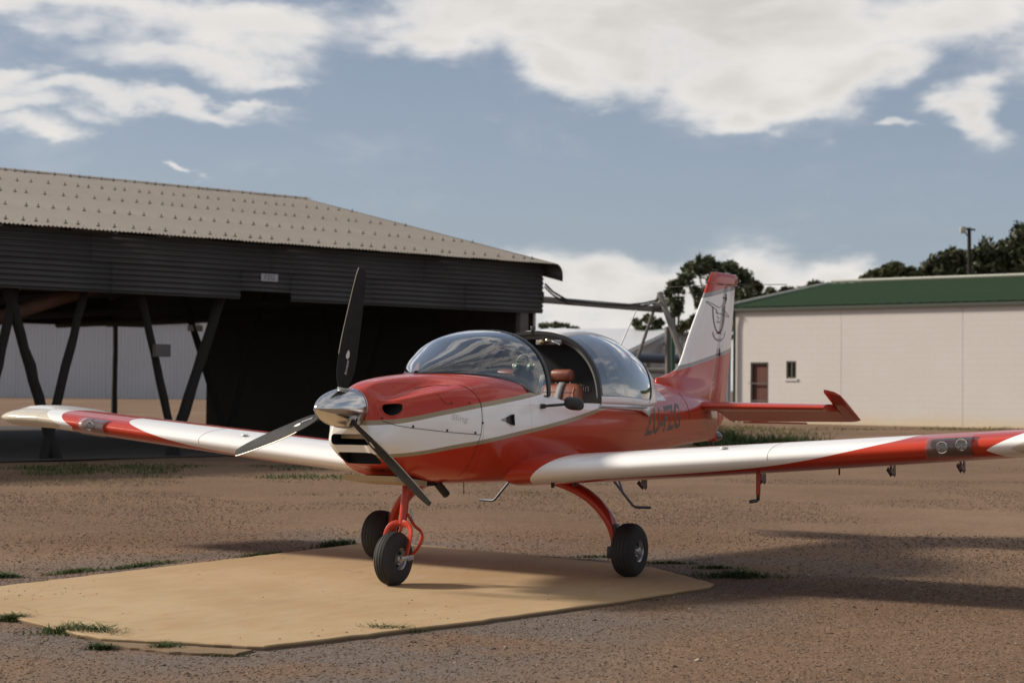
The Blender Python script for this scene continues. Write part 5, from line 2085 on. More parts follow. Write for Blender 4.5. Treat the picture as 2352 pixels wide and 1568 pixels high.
# ------------------------------------------------------------------ seats
def seat(y0):
    root = MB()
    rows = []
    for z, xx, hw, th_ in [(.86, -.33, .20, .05), (1.0, -.37, .205, .06), (1.15, -.43, .205, .065), (1.26, -.47, .19, .06), (1.32, -.495, .165, .05), (1.345, -.505, .12, .03)]:
        ringp = []
        for k in range(20):
            t_ = 2 * math.pi * k / 20
            c, s = math.cos(t_), math.sin(t_)
            ringp.append((xx + th_ * math.copysign(abs(c) ** .6, c), y0 + hw * math.copysign(abs(s) ** .5, s), z))
        rows.append(ringp)
    root.grid([resample([r[k] for r in rows], 20) for k in range(20)] + [resample([r[0] for r in rows], 20)])
    bk_ = root.obj('seat_back', LEATHER, plane, 'all')
    MB().box((-.515, y0 - .005, 1.403), (.085, .185, .095), Matrix.Rotation(math.radians(8), 3, 'Y'), .028).obj('headrest', LEATHER, bk_, 'all')
    for s_ in (-.06, .06):
        MB().tube([(-.515, y0 + s_, 1.30), (-.515, y0 + s_, 1.37)], .006, 8).obj('headrest_post', CHROME, bk_)
    MB().box((-.13, y0, .92), (.42, .40, .13), None, .045).obj('seat_cushion', LEATHER, bk_, 'all')
    # stitched channels across the backrest
    for z in (1.08, 1.13, 1.18, 1.23, 1.28):
        xx = float(np.interp(z, [.86, 1.0, 1.15, 1.26, 1.32], [-.28, -.31, -.365, -.41, -.445]))
        MB().tube([(xx + .002, y0 - .13, z), (xx + .002, y0 + .13, z)], .0035, 6).obj('stitched_channel', simple('dark_leather', (.09, .03, .018), .5), bk_)
    for s_ in (-.145, .145):
        pts = [(float(np.interp(z, [.86, 1.0, 1.15, 1.26, 1.32], [-.28, -.31, -.365, -.41, -.445])) - .004, y0 + s_ * (1 if z < 1.25 else .9), z) for z in np.linspace(1.0, 1.31, 9)]
        MB().tube(pts, .006, 6).obj('seat_piping', simple('orange_piping', (.42, .14, .06), .5), bk_)
    rows = []
    for s_ in (-.025, .025):
        rows.append([(float(np.interp(z, [.86, 1.0, 1.15, 1.26, 1.32, 1.36], [-.27, -.30, -.352, -.398, -.43, -.47])), y0 + .02 + s_, z) for z in np.linspace(.98, 1.355, 12)])
    o = MB().grid(rows).obj('shoulder_belt', WEB, bk_, 'all')
    o.modifiers.new('s', 'SOLIDIFY').thickness = .004
    return bk_


seat(.235)
seat(-.235)
# headset hanging inside, over the right seat
hd = empty('headset', (-.44, -.06, 1.42))
tag(hd, 'pilot headset with green ear cups hanging inside the cockpit', 'headset')
GRN = simple('green_cup', (.04, .10, .055), .4, var=.2)
for dy_ in (-.062, .055):
    under(MB().lathe([(-.024, 0), (-.024, .030), (-.012, .040), (.010, .042), (.022, .034), (.024, 0)], (-.44, -.055 + dy_, 1.462), 'y', 20).obj('ear_cup', GRN, None), hd)
    under(MB().lathe([(0, .0), (0, .02), (.010, .022), (.012, 0)], (-.44, -.055 + dy_ + (.024 if dy_ > 0 else -.036), 1.475), 'y', 14).obj('cup_cap', simple('cream_cap', (.45, .42, .32), .4), None), hd)
under(MB().tube([(-.44, -.055 + .075 * math.cos(t_), 1.475 + .085 * math.sin(t_)) for t_ in np.linspace(0, math.pi, 14)], .009, 8).obj('headband', BLACKP, None), hd)
under(MB().tube([(-.44, -.10, 1.45), (-.40, -.14, 1.415), (-.37, -.10, 1.40)], .005, 6).obj('microphone_boom', BLACKP, None), hd)
# control stick tops and throttle seen through the screen
MB().tube([(.08, .25, .86), (.10, .25, 1.10), (.13, .25, 1.18)], [.012, .012, .018], 8).obj('control_stick', BLACKP, plane)
MB().tube([(.08, -.25, .86), (.10, -.25, 1.10), (.13, -.25, 1.18)], [.012, .012, .018], 8).obj('control_stick', BLACKP, plane)
# pale strut behind the screen
MB().tube([(.24, .45, 1.27), (-.05, .32, 1.40)], .018, 8, flat=(1, .5)).obj('shoulder_strap', simple('strap_grey', (.22, .21, .19), .7), plane)

# ------------------------------------------------------------------ mirror
mb = MB().tube([(.40, .585, 1.183), (.39, .62, 1.188), (.30, .70, 1.197)], .010, 8)
mir = mb.obj('rear_view_mirror', BLACKP, plane)
MB().box((.405, .582, 1.183), (.05, .02, .035), None, .006).obj('mirror_foot', BLACKP, mir)
rows = []
for t_ in np.linspace(0, math.pi, 12):
    r = math.sin(t_)
    rows.append([Vector((.285 + .045 * math.cos(t_) * 0 + (.042 * math.cos(t_)), .760 + .074 * r ** .6 * math.copysign(abs(math.cos(a)) ** .7, math.cos(a)), 1.203 + .046 * r ** .6 * math.copysign(abs(math.sin(a)) ** .7, math.sin(a)) - .15 * .062 * r * math.cos(a))) for a in np.linspace(0, 2 * math.pi, 24, endpoint=False)])
MB().grid(rows, True).obj('mirror_housing', BLACKP, mir, 'all')

# ------------------------------------------------------------------ wings
def foil(n=18):
    """half thickness (max 1) along the chord 0..1"""
    c = (1 - np.cos(np.linspace(0, math.pi / 2 * 1.0, n))) ** 1.0
    c = c / c[-1]
    t = 5 * (.2969 * np.sqrt(c) - .126 * c - .3516 * c**2 + .2843 * c**3 - .1015 * c**4)
    return c, t / .5


def wing_geo(y):
    le = .672 - .026 * (y - .6)
    ch = 1.395 - .075 * (y - .6)
    zm = .69 + .0814 * y
    hf = .1035 - .0068 * y
    return le, ch, zm, hf


def low_fat(y):
    return 1.04 + .17 * max(0.0, min(1.0, (y - .6) / 1.2))


def wz(y, c, up=True):
    """height of the wing skin at span y and chord fraction c"""
    cc, tt = foil(60)
    le, ch, zm, hf = wing_geo(y)
    t = float(np.interp(c, cc, tt))
    cam_ = .012 * math.sin(math.pi * min(1, c)) - .02 * c
    return zm + cam_ + hf * t * (1 if up else -low_fat(y))


def wing_row(y, sg, c1=1.0, le_add=0.0, fat=1.0, lift=0.0, n=18, shrink=1.0):
    le, ch, zm, hf = wing_geo(y)
    cc, tt = foil(n)
    k = cc <= c1 + 1e-9
    cc, tt = list(cc[k]), list(tt[k])
    if cc[-1] < c1 - 1e-6:
        fc, ft = foil(80)
        cc.append(c1)
        tt.append(float(np.interp(c1, fc, ft)))
    up, lo = [], []
    for c, t in zip(cc, tt):
        x = (le + le_add) - (ch + le_add) * c * (shrink if c > .3 else 1)
        base = zm - .03 * max(0.0, (y - 4.10) / .48) + .012 * math.sin(math.pi * c) - .02 * c + lift * max(0, (c - .15)) ** .8
        up.append((x, sg * y, base + hf * t * fat))
        lo.append((x, sg * y, base - hf * t * (fat if fat < 1 else 1.0) * low_fat(y)))
    return lo[::-1] + up[1:]


FL0, FL1, AI0, AI1, CH = .70, 2.28, 2.32, 4.08, .76
BRK = simple('mauve_bracket', (.16, .07, .07), .45, .2, var=.25)
for sg in (1, -1):
    rows = []
    for y, ad, fat in ((.44, .040, 1.30), (.52, .022, 1.16), (.58, .010, 1.07), (.64, .003, 1.02), (.69, 0, 1.0)):
        rows.append(wing_row(y, sg, CH, ad, fat))
    for y in np.linspace(.74, 4.10, 32):
        rows.append(wing_row(y, sg, CH))
    mb = MB().grid(rows)
    # rear web closes the fixed part
    mb.grid([[r[0] for r in rows], [r[-1] for r in rows]])
    wg = mb.obj('wing', WINGP, plane, 'all')
    wg.data.set_sharp_from_angle(angle=math.radians(35))
    # moulded tip with an upswept rear edge
    rows = []
    for y, f, sh in ((4.102, 1.0, 1.0), (4.2, 1.0, .985), (4.3, 1.0, .955), (4.40, .99, .91), (4.46, .98, .88), (4.51, .94, .85), (4.54, .86, .82), (4.562, .70, .80), (4.576, .45, .78), (4.58, .03, .77)):
        s = max(0, (y - 4.10) / .48)
        la = -.01 * s - .10 * max(0, s - .62) ** 2 * 3.0
        rows.append(wing_row(y, sg, 1.0, la, f, .078 * min(1, s * 2.0) ** 1.3, 18, sh))
    mb = MB().grid(rows)
    mb.grid([[r[0] for r in rows], [r[-1] for r in rows]])
    mb.add(rows[0], [tuple(range(len(rows[0])))])
    mb.obj('wing_tip', WINGP, wg, 'all')
    # flap and aileron
    for nm, y0, y1, dfl in (('flap', FL0, FL1, 3), ('aileron', AI0, AI1, (3 if sg > 0 else 0))):
        rows = []
        for y in np.linspace(y0, y1, 10):
            le, ch, zm, hf = wing_geo(y)
            xh = le - ch * CH - .006
            zu, zl = wz(y, CH, True), wz(y, CH, False)
            L = ch * (1 - CH) - .006
            zc_ = (zu + zl) / 2
            rr_ = (zu - zl) / 2 * .94
            a = math.radians(dfl)
            pr_ = [(.0, rr_ * .72), (-.03, rr_ * .9), (-L * .5, rr_ * .5), (-L, .003), (-L, -.003), (-L * .5, -rr_ * .55), (-.03, -rr_ * .9), (.0, -rr_ * .72)]
            rows.append([(xh + px_ * math.cos(a) + pz_ * math.sin(a) * .0, sg * y, zc_ + pz_ + px_ * math.sin(a)) for px_, pz_ in pr_])
        mb = MB().grid(rows, True)
        mb.add(rows[0], [tuple(range(8))]).add(rows[-1], [tuple(range(8))])
        mb.obj(nm, WINGP, wg, False)
    # hinge brackets below the rear edge
    for yb in (.95, 1.87, 2.80, 3.27):
        zb_ = wz(yb, .62, False) - .035
        x_ = -.22
        poly = [(x_ + .03, zb_ + .045), (x_ - .24, zb_ + .075), (x_ - .25, zb_ - .055), (x_ - .225, zb_ - .075), (x_ - .13, zb_ - .025), (x_ - .17, zb_ - .006), (x_ - .20, zb_ - .03), (x_ - .215, zb_ + .012), (x_ - .12, zb_ + .006)]
        mb = MB()
        for dy in (-.012, .012):
            mb.prism(poly, sg * (yb + dy) - .0025, sg * (yb + dy) + .0025, 'y')
        bo = mb.obj('hinge_bracket', BRK, wg, False)
        MB().lathe([(-.018, 0), (-.018, .006), (.018, .006), (.018, 0)], (x_ - .232, sg * yb, zb_ - .058), 'y', 10).obj('hinge_bolt', DARKM, wg)
    # landing light window let into the leading edge
    def le_patch(y0, y1, u0, u1, off, ny=8, nu=13):
        rws = []
        for y in np.linspace(y0, y1, ny):
            le, ch, zm, hf = wing_geo(y)
            cc, tt = foil(60)
            rw = []
            for u in np.linspace(u0, u1, nu):     # u<0 lower skin, u>0 upper skin, |u| = sqrt chord fraction
                c = u * u
                t = float(np.interp(c, cc, tt)) * (1 if u >= 0 else -low_fat(y))
                nx, nz = 1.0 - abs(t), t
                rw.append((le - ch * c + off * (1 - min(1, abs(t))) ** .5, sg * y, zm + .012 * math.sin(math.pi * c) - .02 * c + hf * t + off * t))
            rws.append(rw)
        return MB().grid(rws)
    bkp = le_patch(3.345, 3.615, -.22, .26, .002).obj('light_window', simple('dark_light_recess', (.15, .075, .07), .4, .1, var=.2) if sg > 0 else simple('reflection_pale_recess', (.48, .36, .35), .3, .1, var=.2), wg, 'all')  # starboard recess is paler: the lens reflection is put into its colour
    lamps = ((3.445, .002), (3.562, .012)) if sg > 0 else ((3.47, .006),)
    for yl, dz_ in lamps:
        le, ch, zm, hf = wing_geo(yl)
        lm = MB().lathe([(.0005, .0355), (.006, .0355), (.006, .0325), (-.004, .031), (-.008, .018), (-.006, .008), (-.008, 0)], (le + .017, sg * yl, zm + dz_), 'x', 24).obj('landing_light', simple('lamp_reflector', (.62, .60, .55), .3, .0, var=.15, vscale=60), wg)
        for k in range(6):
            a = k * math.pi / 3
            MB().tube([(le + .016, sg * yl + .006 * math.cos(a), zm + dz_ + .006 * math.sin(a)), (le + .021, sg * yl + .031 * math.cos(a), zm + dz_ + .031 * math.sin(a))], .0022, 5).obj('lamp_facet', simple('lamp_facet_grey', (.28, .27, .25), .3, .5), lm)
    MB().tube([(wing_geo(3.507)[0] - wing_geo(3.507)[1] * u * u + .004, sg * 3.507, wing_geo(3.507)[2] + (wing_geo(3.507)[3] + .004) * float(np.interp(u * u, *foil(60))) * (1 if u > 0 else -1)) for u in np.linspace(-.2, .25, 12)], .004, 6).obj('window_divider', BRK, bkp)
    le_patch(3.34, 3.62, -.225, .265, .030).obj('lamp_lens', LENS, bkp, 'all')
    # joint line of the leading edge skins, skin laps
    jl = []
    for u in np.linspace(-.33, .50, 24):
        le, ch, zm, hf = wing_geo(2.33)
        c = u * u
        t = float(np.interp(c, *foil(60))) * (1 if u >= 0 else -1)
        jl.append((le - ch * c + .0006, sg * 2.33, zm + .012 * math.sin(math.pi * c) - .02 * c + (hf + .0004) * t))
    MB().tube(jl, .0012, 5).obj('skin_joint', simple('pale_seam', (.36, .34, .33), .6), wg)
    mb = MB()
    for y in np.arange(.80, 4.05, .028):
        le, ch, zm, hf = wing_geo(y)
        for u in (.545, -.40):
            c = u * u
            mb.lathe([(.0022 * (1 if u > 0 else -1), 0), (.0014 * (1 if u > 0 else -1), .003), (-.001, .0042)], (le - ch * c, sg * y, wz(y, c, u > 0)), 'z', 6)
    tag(mb.obj('rivet_rows', simple('red_rivet', (.30, .05, .035), .4), wg, False), kind='stuff')
    # fuel cap on the upper skin, drain below
    MB().lathe([(.004, 0), (.004, .026), (0, .028)], (.50, sg * 1.98, wz(1.98, .135) + .001), 'z', 18).obj('fuel_cap', simple('fuel_cap_grey', (.30, .29, .28), .4, .5), wg)
    MB().tube([(.1, sg * 2.62, wz(2.62, .4, False) + .01), (.1, sg * 2.62, wz(2.62, .4, False) - .045)], .006, 6).obj('drain_tube', DARKM, wg)
    for dx_, dy in ((.40, .66), (.30, .78)):
        MB().lathe([(-.035, 0), (-.035, .012), (0, .014), (.01, .014)], (dx_, sg * dy, wz(dy, .2, False) + .008), 'z', 10).obj('fuel_drain', BLACKP, wg)
    if sg > 0:
        zt = wz(2.1, .33, False)
        pm = MB().tube([(.20, 2.1, zt + .02), (.205, 2.1, .618)], .016, 12, flat=(1, .55)).obj('pitot_mast', REDP, wg)
        MB().tube([(.205, 2.1, .62), (.205, 2.1, .588), (.23, 2.1, .580), (.335, 2.1, .580)], .012, 10).obj('pitot_tube', BLACKP, pm)

# ------------------------------------------------------------------ fin and rudder
FZ = np.array([1.405, 1.43, 1.478, 1.56, 1.80, 2.195, 2.285])
FX = np.array([-2.62, -2.80, -3.00, -3.115, -3.295, -3.63, -3.70])
def hinge_x(z):
    return -3.904 - .271 * (z - 1.656)
def te_x(z):
    return float(np.interp(z, [1.03, 1.206, 1.67, 2.305, 2.4], [-4.07, -4.12, -4.229, -4.337, -4.357]))
def fin_ring(z, xl, xh, th, n=14, open_end=True):
    pts = []
    for k in range(n):
        c = (k / (n - 1)) ** 1.8
        t = min(1.0, 2.2 * math.sqrt(c) * (1 - .3 * c)) * th if c < .35 else th * (1.0 - .25 * (c - .35))
        pts.append((xl + (xh - xl) * c, t))
    return [(x, t, z) for x, t in pts] + [(x, -t, z) for x, t in pts[:0:-1]]
rows = []
for z in list(np.linspace(1.10, 1.405, 6)) + list(np.linspace(1.42, 2.285, 26)):
    xl = float(catmull(FZ, FX[:, None], z)[0]) if z > 1.405 else -2.62
    th = .046 - .014 * (z - 1.4) if z > 1.4 else .05
    fl = min(.075, math.exp(-(z - 1.36) / .08) * .045)
    rg = fin_ring(z, xl, hinge_x(z) + .006, th)
    xh_ = hinge_x(z)
    rows.append([(x, y + math.copysign(fl * max(0, min(1, (x - xh_) / .9)) * (1 - max(0, min(1, (x - xl + .12) / .12))), y) if abs(y) > 1e-6 else y, z_) for x, y, z_ in rg])
mb = MB().grid(rows, True)
cap(mb, rows[-1])
fin = mb.obj('fin', FINP, plane, 'all')
def rud_ring(z, xh, xt, th):
    P = [(xh, th * .8), (xh - .03, th), (xh + (xt - xh) * .5, th * .6), (xt, .004), (xt, -.004), (xh + (xt - xh) * .5, -th * .6), (xh - .03, -th), (xh, -th * .8)]
    return [(x, y, z) for x, y in P]
rows = []
for z in np.linspace(.835, 2.288, 30):
    xh = hinge_x(z) - .004 if z > 1.2 else -3.79 - .0
    xt = te_x(z) if z > 1.03 else -3.80 - .27 * (z - .835) / .195
    rows.append(rud_ring(z, xh, min(xt, xh - .02), .043 - .012 * (z - 1.2)))
mb = MB().grid(rows, True)
cap(mb, rows[0])
cap(mb, rows[-1])
rud = mb.obj('rudder', FINP, plane, False)
rud.data.polygons.foreach_set('use_smooth', [True] * len(rud.data.polygons))
rud.data.set_sharp_from_angle(angle=math.radians(30))
rows = []
for z, f in ((2.296, .98), (2.31, 1), (2.36, .98), (2.385, .86), (2.398, .62), (2.403, .25)):
    xl = float(np.interp(z, [2.29, 2.36, 2.385, 2.403], [-3.705, -3.755, -3.785, -3.84]))
    xt = te_x(z) + (.02 if z > 2.39 else 0)
    rows.append(fin_ring(z, xl, xt, .030 * f))
mb = MB().grid(rows, True)
cap(mb, rows[0])
cap(mb, rows[-1])
mb.obj('rudder_horn', FINP, rud, 'all')
for z in (1.66, 2.18):
    MB().tube([(hinge_x(z) - .002, .036, z - .035), (hinge_x(z) - .002, .036, z + .03)], .006, 6).obj('rudder_hinge', DARKM, fin)
for sg in (1, -1):
    MB().tube([(-4.02, 0, 2.292), (-4.10, sg * .62, 2.285)], .0035, 6).obj('whisker_antenna', DARKM, fin)
tl = MB().tube([(-3.80, 0, .93), (-3.83, 0, .80)], .028, 8, flat=(.5, 1)).obj('tail_bumper', BLACKP, plane)
MB().tube([(-3.84, .0, .885), (-3.93, .0, .88), (-3.98, .0, .875)], [.038, .045, .036], 14).obj('tail_lamp', simple('smoked_lens', (.03, .035, .045), .12), tl)

# emblem on the fin: laurel wreath, outlined aeroplane, ribbon lettering marks
EMB = simple('emblem_grey', (.14, .14, .155), .5)
EMBL = simple('emblem_red', (.16, .03, .04), .5)
def efin(X, Y):
    u = .9408 * (1650 + X / 3.484)
    v = .9408 * (650 + Y / 3.484)
    r = ray_dir(u, v)
    t_ = (.036 - CAM_LOC.y) / r.y
    p = CAM_LOC + r * t_
    x, z = p.x, p.z
    best = .036
    for o in (fin, rud):
        h = bvh(o).ray_cast(Vector((x, 1, z)), Vector((0, -1, 0)))
        if h[0] is not None:
            best = max(best if best != .036 else -1, h[0].y)
    return Vector((x, best + .0018, z))
mb = MB()
def stroke(pts, w_=.0035, m=None):
    d = []
    for (xa, ya), (xb, yb) in zip(pts[:-1], pts[1:]):
        k = max(1, int(math.hypot(xb - xa, yb - ya) / 7))
        d += [(xa + (xb - xa) * j / k, ya + (yb - ya) * j / k) for j in range(k)]
    d.append(pts[-1])
    (m or mb).tube([efin(*p) for p in d], w_, 5)
def leaf(X, Y, ang, L=17, Wd=5):
    P = []
    for k in range(10):
        t_ = 2 * math.pi * k / 10
        a, b = L / 2 * math.cos(t_), Wd / 2 * math.sin(t_)
        P.append(efin(X + a * math.cos(ang) - b * math.sin(ang), Y + a * math.sin(ang) + b * math.cos(ang)))
    mb.add(P, [tuple(range(10))])
for side in (-1, 1):
    wp = [(365 + side * (6 + 43 * math.sin(min(t_, 1.57)) ** .5) + (2 if side > 0 else -2), 556 - 215 * (t_ / 1.75)) for t_ in np.linspace(.05, 1.75, 13)]
    stroke(wp, .0022)
    for k in range(len(wp) - 1):
        (x0, y0), (x1, y1) = wp[k], wp[k + 1]
        a = math.atan2(y1 - y0, x1 - x0)
        leaf((x0 + x1) / 2 - 4, (y0 + y1) / 2, a - .5 * side, 15, 5.5)
        leaf((x0 + x1) / 2 + 4, (y0 + y1) / 2, a + .5 * side, 15, 5.5)
# outlined aeroplane across the wreath
stroke([(372, 352), (268, 296), (264, 306), (352, 374)], .003)
stroke([(398, 362), (462, 422), (458, 432), (372, 398)], .003)
stroke([(372, 352), (385, 345), (420, 310), (430, 290)], .0026)
stroke([(398, 362), (425, 325), (433, 292)], .0026)
stroke([(405, 262), (438, 270), (434, 280), (404, 268), (405, 262)], .0026)
stroke([(352, 374), (345, 392), (352, 402), (372, 398)], .003)
stroke([(340, 385), (362, 404)], .003)
stroke([(344, 470), (376, 470)], .003)
stroke([(352, 478), (372, 478)], .0025)
stroke([(350, 425), (370, 440), (355, 455)], .002)
for k in range(13):        # ribbon of small marks under the wreath
    t_ = math.pi * (k + .5) / 13
    X, Y = 366 - 52 * math.cos(t_), 555 + 72 * math.sin(t_)
    stroke([(X - 6 * math.cos(t_), Y + 8 * math.sin(t_) - 6), (X + 2 * math.cos(t_) + 3, Y - 4)], .0045 if k % 3 else .003)
stroke([(366 - 56 * math.cos(t_), 552 + 84 * math.sin(t_)) for t_ in np.linspace(.1, math.pi - .1, 16)], .0018)
em = mb.obj('fin_emblem', EMB, fin, False)
mb = MB()
stroke([(345, 548), (366, 572), (388, 548)], .006, mb)
stroke([(348, 572), (366, 556), (384, 574)], .005, mb)
mb.obj('emblem_ribbon', EMBL, fin, False)

# ------------------------------------------------------------------ tailplane
EHX, EHZ, DR = -3.62, 1.162, math.radians(22)
for sg in (1, -1):
    rows = []
    for y in np.linspace(.04, 1.275, 14):
        xl = -3.145 - .10 * y
        th = .044 - .010 * y
        rw = []
        for k in range(26):
            t_ = 2 * math.pi * k / 26
            rw.append(None)
        P = []
        for k in range(12):
            c = (k / 11) ** 1.7
            t = th * min(1.0, 2.0 * math.sqrt(c) * (1 - .25 * c)) if c < .4 else th * (1 - .2 * (c - .4))
            P.append((xl + (EHX - xl) * c, t))
        rows.append([(x, sg * y, EHZ + t) for x, t in P] + [(x, sg * y, EHZ - t) for x, t in P[:0:-1]])
    mb = MB().grid(rows, True)
    cap(mb, rows[-1])
    sb = mb.obj('tailplane', REDP, plane, 'all')
    rows = []
    def el_row(y, fwd_, aft, th):
        P = [(fwd_, th * .5), (fwd_ * .4 - .02, th), (-aft * .5, th * .55), (-aft, .004), (-aft, -.004), (-aft * .5, -th * .55), (fwd_ * .4 - .02, -th), (fwd_, -th * .5)]
        return [(EHX - .008 + x * math.cos(DR) - z * math.sin(DR) * -1 * 0, sg * y, EHZ + z * math.cos(DR) + x * math.sin(DR)) for x, z in P]
    for y, f, a, th in ((.12, -.004, .36, .036), (.6, -.004, .36, .034), (1.0, -.004, .345, .031), (1.278, -.004, .335, .029)):
        rows.append(el_row(y, f, a, th))
    mb = MB().grid(rows, True)
    cap(mb, rows[0])
    cap(mb, rows[-1])
    el_ = mb.obj('elevator', REDP, plane, False)
    rows = [el_row(1.279, .385, .335, .027), el_row(1.31, .372, .332, .028), el_row(1.36, .335, .315, .024), el_row(1.395, .275, .29, .012)]
    mb = MB().grid(rows, True)
    cap(mb, rows[0])
    cap(mb, rows[-1])
    mb.obj('elevator_horn', REDP, el_, False)
    MB().box((EHX - .37, sg * .55, EHZ - .149), (.03, .62, .006), Matrix.Rotation(-DR, 3, 'Y')).obj('trim_tab', REDP, el_, False)

# ------------------------------------------------------------------ wheels
def tyre_prof(R, w_, rim, n=22):
    P = []
    for k in range(n + 1):
        t_ = math.pi * (k / n) - math.pi / 2
        s = math.sin(t_)
        c = math.cos(t_)
        P.append((w_ / 2 * math.copysign(abs(s) ** .75, s), rim + (R - rim) * abs(c) ** .55))
    return P


def wheel(x, y, R, w_, rim, sg, name='wheel'):
    mb = MB()
    prof_ = tyre_prof(R, w_, rim, 26)
    # ribbed tread grooves
    out_ = []
    for a, r in prof_:
        out_.append((a, r))
    mb.lathe(out_, (x, y, R - .003), 'y', 56)
    for g in (-.30, -.1, .1, .30):
        pass
    mb.v = [(a, b, max(c, .001)) for a, b, c in mb.v]
    ty = mb.obj('wheel', RUBBER, plane, 'all')
    for g in (-.24, -.08, .08, .24):
        a = g * w_
        rr_ = float(np.interp(a, [p[0] for p in prof_], [p[1] for p in prof_]))
        ln = [(x + rr_ * math.cos(t_) * 1.0, y + a, R - .003 + rr_ * math.sin(t_)) for t_ in np.linspace(-math.pi / 2 + .6, 3 * math.pi / 2 - .6, 50)]
        MB().tube(ln, .0022, 5).obj('tread_groove', simple('groove_black', (.006, .006, .006), .9), ty)
    for s_ in (1, -1):
        pf = [(0.0, rim + .006), (.012, rim + .008), (.016, rim + .002), (.010, rim - .008), (-.016, rim - .016), (-.024, rim * .62), (-.012, rim * .42), (.012, rim * .36), (.020, rim * .30), (.022, 0)]
        rm = MB().lathe([(s_ * (w_ / 2 - .022 + a), r) for a, r in pf], (x, y, R - .003), 'y', 36).obj('wheel_rim', ALU, ty)
        if s_ == sg or x > 1:
            for k in range(6):
                t_ = k * math.pi / 3 + .3
                c = (x + rim * .68 * math.cos(t_), y + s_ * (w_ / 2 - .040), R - .003 + rim * .68 * math.sin(t_))
                MB().lathe([(0, 0), (0, .010), (s_ * .008, .010), (s_ * .008, 0)], c, 'y', 8).obj('wheel_bolt', DARKM, ty)
    return ty


for sg in (1, -1):
    wheel(0, sg * 1.056, .1865, .162, .078, sg)
    # curved spring leg
    cl_ = [(.02, .40, .668), (.02, .56, .628), (.015, .70, .570), (.01, .80, .500), (.005, .875, .420), (0, .922, .340), (0, .945, .265), (0, .955, .200)]
    cl_ = resample(cl_, 26)
    rows = []
    for k, (x, y, z) in enumerate(cl_):
        f = k / 25
        hw_ = .085 - .040 * f      # along x
        ht = .036 - .014 * f
        p0 = Vector(cl_[max(0, k - 1)])
        p1 = Vector(cl_[min(25, k + 1)])
        t_ = (p1 - p0).normalized()
        nn = Vector((0, t_.z, -t_.y))
        rw = []
        for j in range(16):
            a = 2 * math.pi * j / 16
            c, s = math.cos(a), math.sin(a)
            q = Vector((x, y, z)) + Vector((1, 0, 0)) * hw_ * math.copysign(abs(c) ** .6, c) + nn * ht * math.copysign(abs(s) ** .6, s)
            rw.append((q.x, sg * q.y, q.z))
        rows.append(rw)
    mb = MB().grid(rows, True)
    cap(mb, rows[-1])
    lg = mb.obj('main_gear_leg', REDP, plane, 'all')
    MB().box((0, sg * .953, .275), (.075, .045, .17), Matrix.Rotation(sg * .18, 3, 'X'), .01).obj('axle_bracket', BLACKP, lg)
    MB().box((.055, sg * .945, .165), (.05, .06, .085), None, .01).obj('brake_caliper', BLACKP, lg)
    MB().lathe([(0, 0), (0, .068), (sg * .006, .068), (sg * .006, 0)], (0, sg * .972, .1835), 'y', 28).obj('brake_disc', DARKM, lg)
    MB().tube([(0, sg * .95, .1835), (0, sg * 1.06, .1835)], .016, 10).obj('axle', ALU, lg)
    # entry step
    sp_ = MB().tube([(-.95, sg * .38, .68), (-.95, sg * .61, .425), (-.952, sg * .635, .412), (-.955, sg * .76, .414)], .011, 8).obj('entry_step', simple('step_grey', (.10, .11, .13), .45, .4), plane)
    MB().tube([(-.98, sg * .44, .70), (-.955, sg * .52, .53)], .008, 8).obj('step_brace', simple('step_grey', (.10, .11, .13), .45, .4), sp_)

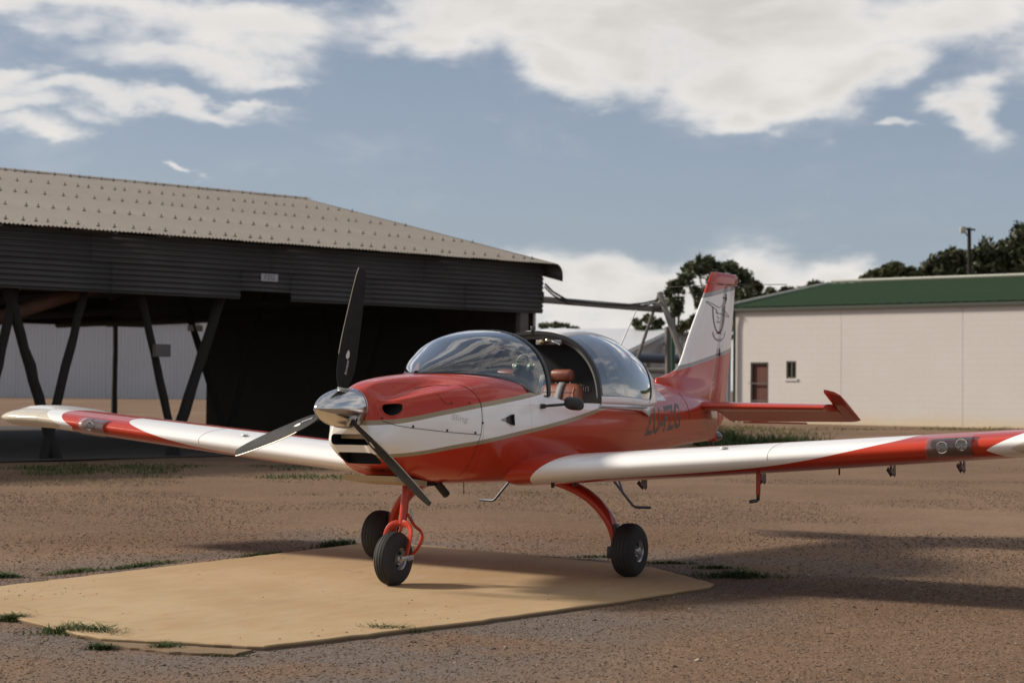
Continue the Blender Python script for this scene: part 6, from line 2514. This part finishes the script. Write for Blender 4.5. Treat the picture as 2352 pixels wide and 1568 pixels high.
# nose leg
NW = 1.376
wheel(NW, 0, .1775, .128, .072, 1)
lg = MB().tube([(1.215, 0, .74), (1.262, 0, .455), (1.275, 0, .395)], [.029, .028, .026], 16).obj('nose_gear_leg', REDP, plane)
fk = MB()
for sg in (1, -1):
    arc = [(1.285, 0, .402), (1.292, sg * .045, .398), (1.302, sg * .080, .375), (1.318, sg * .096, .335), (1.345, sg * .098, .255), (NW, sg * .096, .1775)]
    arc = resample(arc, 18)
    fk.tube([Vector(p) for p in arc], [.0185 - .004 * k / 17 for k in range(18)], 10, flat=(.6, 1.3))
fk.obj('nose_fork', REDP, lg)
for sg in (1, -1):
    pts = resample([(1.252, sg * .028, .46), (1.205, sg * .050, .385), (1.175, sg * .082, .345), (1.185, sg * .098, .30), (1.25, sg * .100, .225), (NW - .02, sg * .098, .178)], 20)
    MB().tube([Vector(p) for p in pts], .011, 8).obj('drag_link', REDP, lg)
    MB().box((NW - .005, sg * .112, .185), (.13, .012, .030), None, .004).obj('axle_plate', ALU, lg)
    MB().lathe([(0, 0), (0, .012), (sg * .014, .012), (sg * .014, 0)], (NW, sg * .118, .1775), 'y', 6).obj('axle_nut', ALU, lg)
    MB().tube([(1.262, sg * .03, .45), (1.23, sg * .055, .42), (1.225, sg * .03, .50)], .006, 6).obj('steering_rod', ALU, lg)

# ------------------------------------------------------------------ belly fittings
MB().tube([(1.17, .17, .72), (1.14, .185, .67), (1.045, .20, .588)], .027, 14).obj('exhaust_pipe', simple('sooty_exhaust', (.03, .028, .026), .6, .4, var=.3), cowl)
MB().prism([(1.68, .735), (1.66, .700), (1.32, .655), (1.30, .655), (1.30, .690)], -.21, .21, 'y').obj('outlet_flap', simple('tan_flap', (.34, .265, .17), .5, var=.12), cowl, False)
MB().box((1.20, .05, .668), (.16, .30, .03), None, .006).obj('outlet_mouth', INTK, cowl, False)
MB().tube([(1.00, .12, .66), (.985, .12, .610)], .010, 8).obj('breather_pipe', BLACKP, fwd)
MB().tube([(.76, .16, .66), (.76, .16, .585)], .0035, 6).obj('belly_antenna', BLACKP, fwd)
MB().lathe([(-.006, 0), (0, .008), (.006, 0)], (.76, .16, .585), 'z', 8).obj('antenna_tip', BLACKP, fwd)
pA, pB = None, None
for (u_, v_) in ((1412, 823), (1461, 713)):
    r = ray_dir(u_, v_)
    t_ = (0 - CAM_LOC.y) / r.y
    p = CAM_LOC + r * t_
    if pA is None:
        pA = p
    else:
        pB = p
dAB = (pB - pA).normalized()
MB().tube([pA - dAB * .62, pB], [.011, .006], 8).obj('whip_antenna', simple('white_whip', (.62, .62, .62), .4), tailf)
MB().box((-1.46, .0, 1.735), (.05, .016, .02), None, .004).obj('roof_vent', WHITEP, can)
